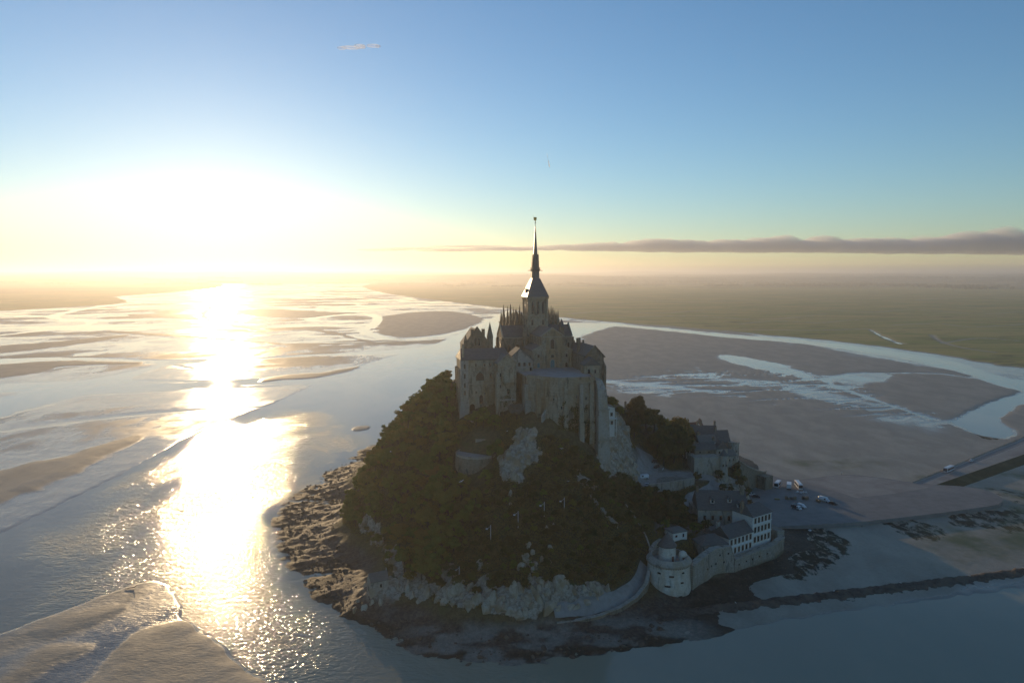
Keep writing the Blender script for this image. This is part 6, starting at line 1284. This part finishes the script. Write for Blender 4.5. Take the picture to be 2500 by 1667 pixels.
# stacks of goods
WOODM = mottled('pallet_wood', (.13, .10, .065), (.22, .17, .11), 1.2, .85); BAGM = plain('white_bag', (.60, .61, .62), .7); CRM = plain('crate_dark', (.055, .06, .055), .7); YELL = plain('yellow_crate', (.30, .23, .04), .6)
def crate(label, x, y, z, rz, a, b, h, mat, group):
    T = thing('crate', label, 'crate', (x, y, z), R(rz), group)
    MB().box(-a / 2, a / 2, -b / 2, b / 2, .14, h).build('box', mat, T)
    for s in (-1, 0, 1): MB().box(s * a * .4 - .06, s * a * .4 + .06, -b / 2, b / 2, 0, .14).build('skid', WOODM, T)
    for zz in (.3, h - .25): MB().box(-a / 2 - .02, a / 2 + .02, -b / 2 - .02, b / 2 + .02, zz, zz + .09).build('batten', WOODM, T)
    return T
for i, (dx, dy) in enumerate(((1806, 1146), (1811, 1147), (1816, 1146.5), (1821, 1146), (1826, 1147), (1845, 1146), (1851, 1147.5), (1854, 1145.5))):
    crate('dark crate in the row of goods across the car park', *pk(dx, dy), random.uniform(-15, 15), 1.3, 1.1, random.uniform(.9, 1.7), random.choice([CRM, WOODM, BUSB]), 'crates in the car park')
for dx, dy in ((1877, 1151), (1881, 1153.5)): crate('brown wooden crate behind the long white van', *pk(dx, dy), random.uniform(-20, 20), 1.3, 1.2, 1.3, WOODM, 'crates behind the van')
for dx, dy in ((1782, 1147), (1788, 1147.5)): crate('low yellow-brown crate left of the dark crate row', *pk(dx, dy), random.uniform(-20, 20), 1.1, 1.0, .7, YELL, 'yellow crates')
BAG = [rock_mesh('goods_bag', 400 + i, BAGM, 2, 3, (1, .9, .75)) for i in range(2)]
for dx, dy, lb, gp in ((1768, 1121, 'single white sack beside the trailer wheels', None), (1831, 1131, 'bulging white sack in front of the long shuttle bus', 'white sacks'), (1839, 1132.5, 'bulging white sack in front of the long shuttle bus', 'white sacks'), (1845, 1131.5, 'bulging white sack in front of the long shuttle bus', 'white sacks'), (1852, 1132.5, 'bulging white sack in front of the long shuttle bus', 'white sacks')):
    x, y, z = pk(dx, dy); tag(link('goods_sack', random.choice(BAG), None, (x, y, z + .5), (0, 0, random.uniform(0, 6)), random.uniform(.75, .95)), lb, 'sack', gp)
tag(link('pale_stone', BAG[0], None, tuple(on_level(1860, 1218, .6)) , (0, 0, 1), (1.6, 1.0, .5)), 'flat white stone lying in the weed below the car park', 'stone')
# lamp masts on the slope
def mast(dx, dy_top, dy_bot, label):
    p = hit(dx, dy_bot); r = sight(dx, dy_top); Y = p[1]; h = max(4., HC + r[2] * Y / r[1] - p[2]); T = thing('lamp_mast', label, 'lamp post', tuple(p))
    MB().tube((0, 0, -1), (0, 0, h), .13, .09, 8).build('pole', WHITEP, T); MB().tube((0, 0, h - .5), (-1.3, .3, h - 1.6), .05, .05, 5).build('arm', WHITEP, T)
    MB().box(-1.9, -1.1, .1, .55, h - 1.9, h - 1.5).build('lamp_head', WHITEP, T)
mast(1127, 1205, 1243, 'slim white lamp mast standing lowest on the scrub slope'); mast(1190, 1173, 1214, 'slim white lamp mast in mid-slope scrub above small rocks'); mast(1250, 1152, 1187, 'slim white lamp mast below the dry stone wall'); mast(1296, 1142, 1172, 'leaning slim white mast near the broken wall'); mast(1055, 1300, 1330, 'slim pale mast in scrub above the cliff band')
# gulls
GULLW = plain('gull_white', (.75, .75, .74), .7); 
def gull_mesh(fly):
    m = MB(); n = 8
    ys = [(-.28, .02), (-.2, .07), (-.05, .11), (.12, .09), (.3, .03), (.42, .06)]
    vs = []; fs = []
    for y, r in ys:
        for i in range(n): a = 2 * math.pi * i / n; vs.append((r * math.cos(a), y, r * .9 * math.sin(a)))
    for k in range(len(ys) - 1):
        for i in range(n): fs.append((k * n + i, k * n + (i + 1) % n, (k + 1) * n + (i + 1) % n, (k + 1) * n + i))
    fs += [tuple(range(n)), tuple(range((len(ys) - 1) * n, len(ys) * n))]; m.add(vs, fs)
    for s in (-1, 1):
        if fly: m.add([(s * .05, -.12, .03), (s * .05, .12, .03), (s * .45, .06, .20), (s * .45, -.16, .20), (s * .85, .10, .10), (s * .80, .0, .10), (s * .05, -.12, .06), (s * .05, .12, .06), (s * .45, .06, .23), (s * .45, -.16, .23), (s * .85, .10, .12), (s * .80, .0, .12)], [(0, 1, 2, 3), (3, 2, 4, 5), (6, 7, 8, 9), (9, 8, 10, 11), (1, 2, 8, 7), (2, 4, 10, 8), (0, 3, 9, 6), (3, 5, 11, 9), (4, 5, 11, 10)])
        else: m.tube((s * .04, 0, -.28), (s * .04, 0, -.05), .012, n=4).add([(s * .1, -.15, .02), (s * .12, .2, 0), (s * .1, .38, .03), (s * .06, .0, .1)], [(0, 1, 3), (1, 2, 3), (0, 3, 2, 1)])
    return m.mesh('gull', GULLW, True)
GF, GSIT = gull_mesh(True), gull_mesh(False)
for dx, dy, Y in ((897, 1037, 290), (1060, 1105, 280), (1290, 1030, 285), (1305, 1105, 275), (1530, 960, 340), (1605, 975, 350), (1679, 1011, 360), (1523, 1077, 320), (1165, 990, 290), (1588, 1045, 330)):
    tag(link('gull', GF, None, tuple(at_depth(dx, dy, Y)), (random.uniform(-.5, .5), random.uniform(-.5, .5), random.uniform(0, 6.28)), random.uniform(1.0, 1.4)), 'white gull on the wing beside the rock', 'gull', 'gulls flying round the rock')
for u in (.13, .30, .42, .55, .66, .80):
    i = int(u * len(DY)); x, y = DY[i, 3]; tag(link('gull', GSIT, None, (x, y, DZ[i, 3] + .45), (0, 0, random.uniform(0, 6.28)), 1.5), 'white gull perched on the dark dyke', 'gull', 'gulls perched on the dyke')
# marker post with a bird-sized board on the sand
p = on_level(1933, 1091, .6); T = thing('marker_post', 'thin dark post standing on the sand beyond the car park', 'post', tuple(p)); MB().tube((0, 0, -.5), (0, 0, 1.9), .12, .1, 6).build('pole', IRON, T); MB().box(-.25, .25, -.06, .06, 1.5, 1.95).build('board', CARW, T)
p = on_level(309, 1349, .5); T = thing('driftwood_branch', 'stranded dark branch on the tip of the sand bar', 'branch', tuple(p)); MB().tube((-3.2, -1.2, .1), (0, 0, .25), .07, .16, 6).tube((0, 0, .25), (.9, .5, .9), .16, .05, 6).build('stem', BARK, T); MB().tube((-1.6, -.6, .15), (-2.2, -2.4, .1), .08, .03, 5).build('twig', BARK, T)
# ================================================================ far country and clouds
WOODF = make_leaf('far_foliage', (.030, .038, .016), (.05, .056, .022), (.045, .05, .02), .1)
def far_wood():
    base = bmesh.new(); bmesh.ops.create_icosphere(base, subdivisions=1, radius=1); bv = np.array([v.co[:] for v in base.verts]); bf = np.array([[v.index for v in f.verts] for f in base.faces]); base.free()
    rg = np.random.default_rng(12); pts = []
    def hedge(x0, y0, x1, y1, st=14):
        n = max(2, int(math.hypot(x1 - x0, y1 - y0) / st))
        for t in np.linspace(0, 1, n): pts.append((x0 + (x1 - x0) * t + rg.normal() * 6, y0 + (y1 - y0) * t + rg.normal() * 10, rg.uniform(7, 14)))
    for k in range(120):
        y = rg.uniform(6600, 12500); x = rg.uniform(-.1, 1.0) * y; L = rg.uniform(120, 480); a = rg.normal() * .35 + (math.pi / 2 if rg.random() < .15 else 0); hedge(x, y, x + L * math.cos(a), y + L * math.sin(a))
    for dx, dy, w_, n in ((1600, 650, 500, 60), (1750, 652, 420, 60), (1880, 656, 520, 90), (1990, 655, 380, 60), (2080, 657, 420, 70), (2200, 660, 330, 80), (2330, 652, 600, 80), (1420, 646, 600, 50), (2250, 664, 200, 30), (2120, 648, 600, 60), (1300, 642, 700, 50)):
        c = on_level(dx, dy)
        for _ in range(n): pts.append((c[0] + rg.normal() * w_ * .55, c[1] + rg.normal() * w_ * .4, rg.uniform(9, 18)))
    for k in range(30):
        y = rg.uniform(8000, 12000); x = -rg.uniform(.1, .8) * y; hedge(x, y, x + 400, y + rg.normal() * 100)
    P = np.array(pts); z = bay_height(P[:, 0].copy(), P[:, 1].copy())[0]; Vs, Fs = [], []
    for k, (x, y, r) in enumerate(pts): Vs.append(bv * [r * rg.uniform(.9, 1.7), r, r * rg.uniform(.7, 1.2)] + [x, y, z[k] + r * .4] + rg.normal(size=bv.shape) * r * .12); Fs.append(bf + k * len(bv))
    tag(link('distant_woodland', np_mesh('distant_woodland', np.vstack(Vs), np.vstack(Fs), WOODF)), kind='stuff')
far_wood()
for k, (dx, dy, lb) in enumerate(((2160, 652, 'far white farmhouse among the woods beyond the marsh'), (1913, 657, 'white farmhouse at the edge of the marsh'), (2184, 651, 'small far farmhouse beside the white one in the woods'), (2050, 646, 'distant farm roof in the fields beyond the woods'))):
    p = on_level(dx, dy, 3.5); T = thing('farmhouse', lb, 'house', tuple(p), R(20 * k)); gable_wall(MB(), -9, 9, -5, 5, -2, 6, 10.5, 'x').build('wall', WHITE, T); MB().roof_x(-9.5, 9.5, -5.5, 5.5, 6.05, 11).build('roof', SLATE, T)
def make_cloud(name, dens):
    m = bpy.data.materials.new(name); m.use_nodes = True; t = m.node_tree; t.nodes.clear(); g = NG(t); out = g.n('ShaderNodeOutputMaterial')
    pv = g.n('ShaderNodeVolumePrincipled'); pv.inputs['Color'].default_value = (.96, .95, .96, 1); pv.inputs['Anisotropy'].default_value = .35; pv.inputs['Density'].default_value = dens
    g.l(pv.outputs[0], out.inputs['Volume']); MATS[name] = m; return m
def lumps(items, seed, sub=2):
    bm = bmesh.new(); bmesh.ops.create_icosphere(bm, subdivisions=sub, radius=1); bv = np.array([v.co[:] for v in bm.verts]); bf = np.array([[v.index for v in f.verts] for f in bm.faces]); bm.free()
    rg = np.random.default_rng(seed); Vs, Fs = [], []
    for k, (x, y, z, a, b, c) in enumerate(items):
        d = 1 + .35 * (fbm(bv[:, 0] * 2 + k * 3.1, bv[:, 1] * 2 + bv[:, 2] * 2, seed + k, 3)[:, None] - .5); v = bv * d; ang = rg.uniform(-.3, .3); q_, s = math.cos(ang), math.sin(ang)
        v = v * [a, b, c]; v = np.stack([v[:, 0] * q_ - v[:, 1] * s, v[:, 0] * s + v[:, 1] * q_, v[:, 2]], 1); Vs.append(v + [x, y, z]); Fs.append(bf + k * len(bv))
    return np.vstack(Vs), np.vstack(Fs)
def cloud_surface(name, c, tr, through=.6):
    m = bpy.data.materials.new(name); m.use_nodes = True; t = m.node_tree; t.nodes.clear(); g = NG(t); out = g.n('ShaderNodeOutputMaterial')
    d = g.n('ShaderNodeBsdfDiffuse'); d.inputs[0].default_value = (*c, 1); q_ = g.n('ShaderNodeBsdfTranslucent'); q_.inputs[0].default_value = (*c, 1); mx = g.n('ShaderNodeMixShader'); mx.inputs[0].default_value = through; g.l(d.outputs[0], mx.inputs[1]); g.l(q_.outputs[0], mx.inputs[2])
    lw = g.n('ShaderNodeLayerWeight'); lw.inputs[0].default_value = .25; tp = g.n('ShaderNodeBsdfTransparent'); m2 = g.n('ShaderNodeMixShader'); g.l(g.val(lw.outputs['Facing'], .05, .85, tr, 1.), m2.inputs[0]); g.l(mx.outputs[0], m2.inputs[1]); g.l(tp.outputs[0], m2.inputs[2]); g.l(m2.outputs[0], out.inputs[0]); MATS[name] = m; return m
def cloud_bank():
    rg = np.random.default_rng(3); xs = [700, 850, 1000, 1240, 1400, 1500, 1700, 1900, 2100, 2250, 2352, 2600, 3000]; tp = [574, 571, 567, 560, 556, 549, 546, 545, 541, 531, 529, 520, 505]; bt = [578, 578, 578, 577, 579, 582, 583, 584, 586, 587, 588, 590, 596]
    # body of the bank: one long ridge of vapour, its crest uneven
    sx = np.arange(1000, 3000, 2.5); Yc = 16200; sec = []; n = 16
    for k, dx in enumerate(sx):
        t_, b_ = np.interp(dx, xs, tp), np.interp(dx, xs, bt); cr = fbm(np.array([dx / 46]), np.array([.3]), 7, 6)[0]; thin = sstep(980, 1500, np.array([dx]))[0]
        t_ = b_ - (b_ - t_) * (.45 + .55 * thin) * (.58 + .74 * cr); zt, zb = at_depth(dx, t_, Yc)[2], at_depth(dx, b_, Yc)[2]; x = at_depth(dx, b_, Yc)[0]; bot = zb + 40 * fbm(np.array([dx / 30]), np.array([4.3]), 8, 3)[0]
        for j in range(n):
            a = 2 * math.pi * j / n; r = 1 + .75 * (fbm(np.array([dx / 12]), np.array([j * .9]), 13, 4)[0] - .5)
            zz = (zt + bot) / 2 + (zt - bot) / 2 * math.sin(a) * (r if math.sin(a) > -.2 else 1); sec.append((x, Yc + 900 * math.cos(a) * r, zz))
    i = (np.arange(len(sx) - 1)[:, None] * n + np.arange(n)[None]).ravel(); j2 = (np.arange(len(sx) - 1)[:, None] * n + (np.arange(n)[None] + 1) % n).ravel()
    CV, CF = np.array(sec), np.stack([i, j2, j2 + n, i + n], 1)
    caps = [tuple(range(n))[::-1], tuple(range(len(CV) - n, len(CV)))]
    me = bpy.data.meshes.new('cloud_bank'); me.from_pydata(CV.tolist(), [], CF.tolist() + caps); me.materials.append(make_cloud('cloud', .0022))
    tag(link('cloud_bank', me), 'long low grey cloud bank lying over the far plain', 'cloud')
    it = []
    for dx, dy, a, h in ((960, 571, 900, 28), (1080, 566, 1000, 30), (1180, 571, 800, 24), (1030, 576, 900, 20), (880, 574, 700, 22)):
        p = at_depth(dx, dy, 16500); it.append((p[0], p[1], p[2], a, 500, h))
    for k, q_ in enumerate(it):
        V, F = lumps([q_], 21 + k, 3); tag(link('cloud_streak', np_mesh('cloud_streak', V, F, MATS['cloud'], False)), 'thin peach cloud streak trailing off from the grey bank', 'cloud', 'cloud streaks')
    it = []
    for dx, dy, a, h in ((806, 110, 620, 70), (785, 111, 300, 45), (825, 107, 330, 95), (834, 108, 200, 70), (858, 106, 420, 60), (868, 107, 180, 40)):
        p = at_depth(dx, dy, 30000); it.append((p[0], p[1], p[2], a * .7, 200, h))
    V, F = lumps(it, 9, 3)
    tag(link('small_cloud', np_mesh('small_cloud', V, F, cloud_surface('thin_cloud', (.97, .97, .97), .74, .9), True)), 'tiny thin white cloud alone high in the sky', 'cloud')
    a, b = at_depth(1262, 383, 40000), at_depth(1256, 352, 52000)
    tag(MB().tube(tuple(a), tuple(b), 26, 8, 8).build('vapour_trail', cloud_surface('trail', (.95, .95, .95), .2, .9), None, True), 'short thin white vapour trail above the spire', 'vapour trail')
cloud_bank()
# ================================================================ air
def build_haze():
    q, top = 60500, 262
    me = MB().box(-q, q, -q, q, -2.5, top).mesh('haze', bpy.data.materials.new('haze'))
    m = me.materials[0]; m.use_nodes = True; t = m.node_tree; t.nodes.remove(t.nodes['Principled BSDF'])
    pv = t.nodes.new('ShaderNodeVolumePrincipled'); t.links.new(pv.outputs[0], t.nodes['Material Output'].inputs['Volume'])
    pv.inputs['Density'].default_value = 1.15e-4; pv.inputs['Color'].default_value = (.95, .92, .90, 1); pv.inputs['Anisotropy'].default_value = .58
    tag(link('haze', me), kind='stuff')
build_haze()
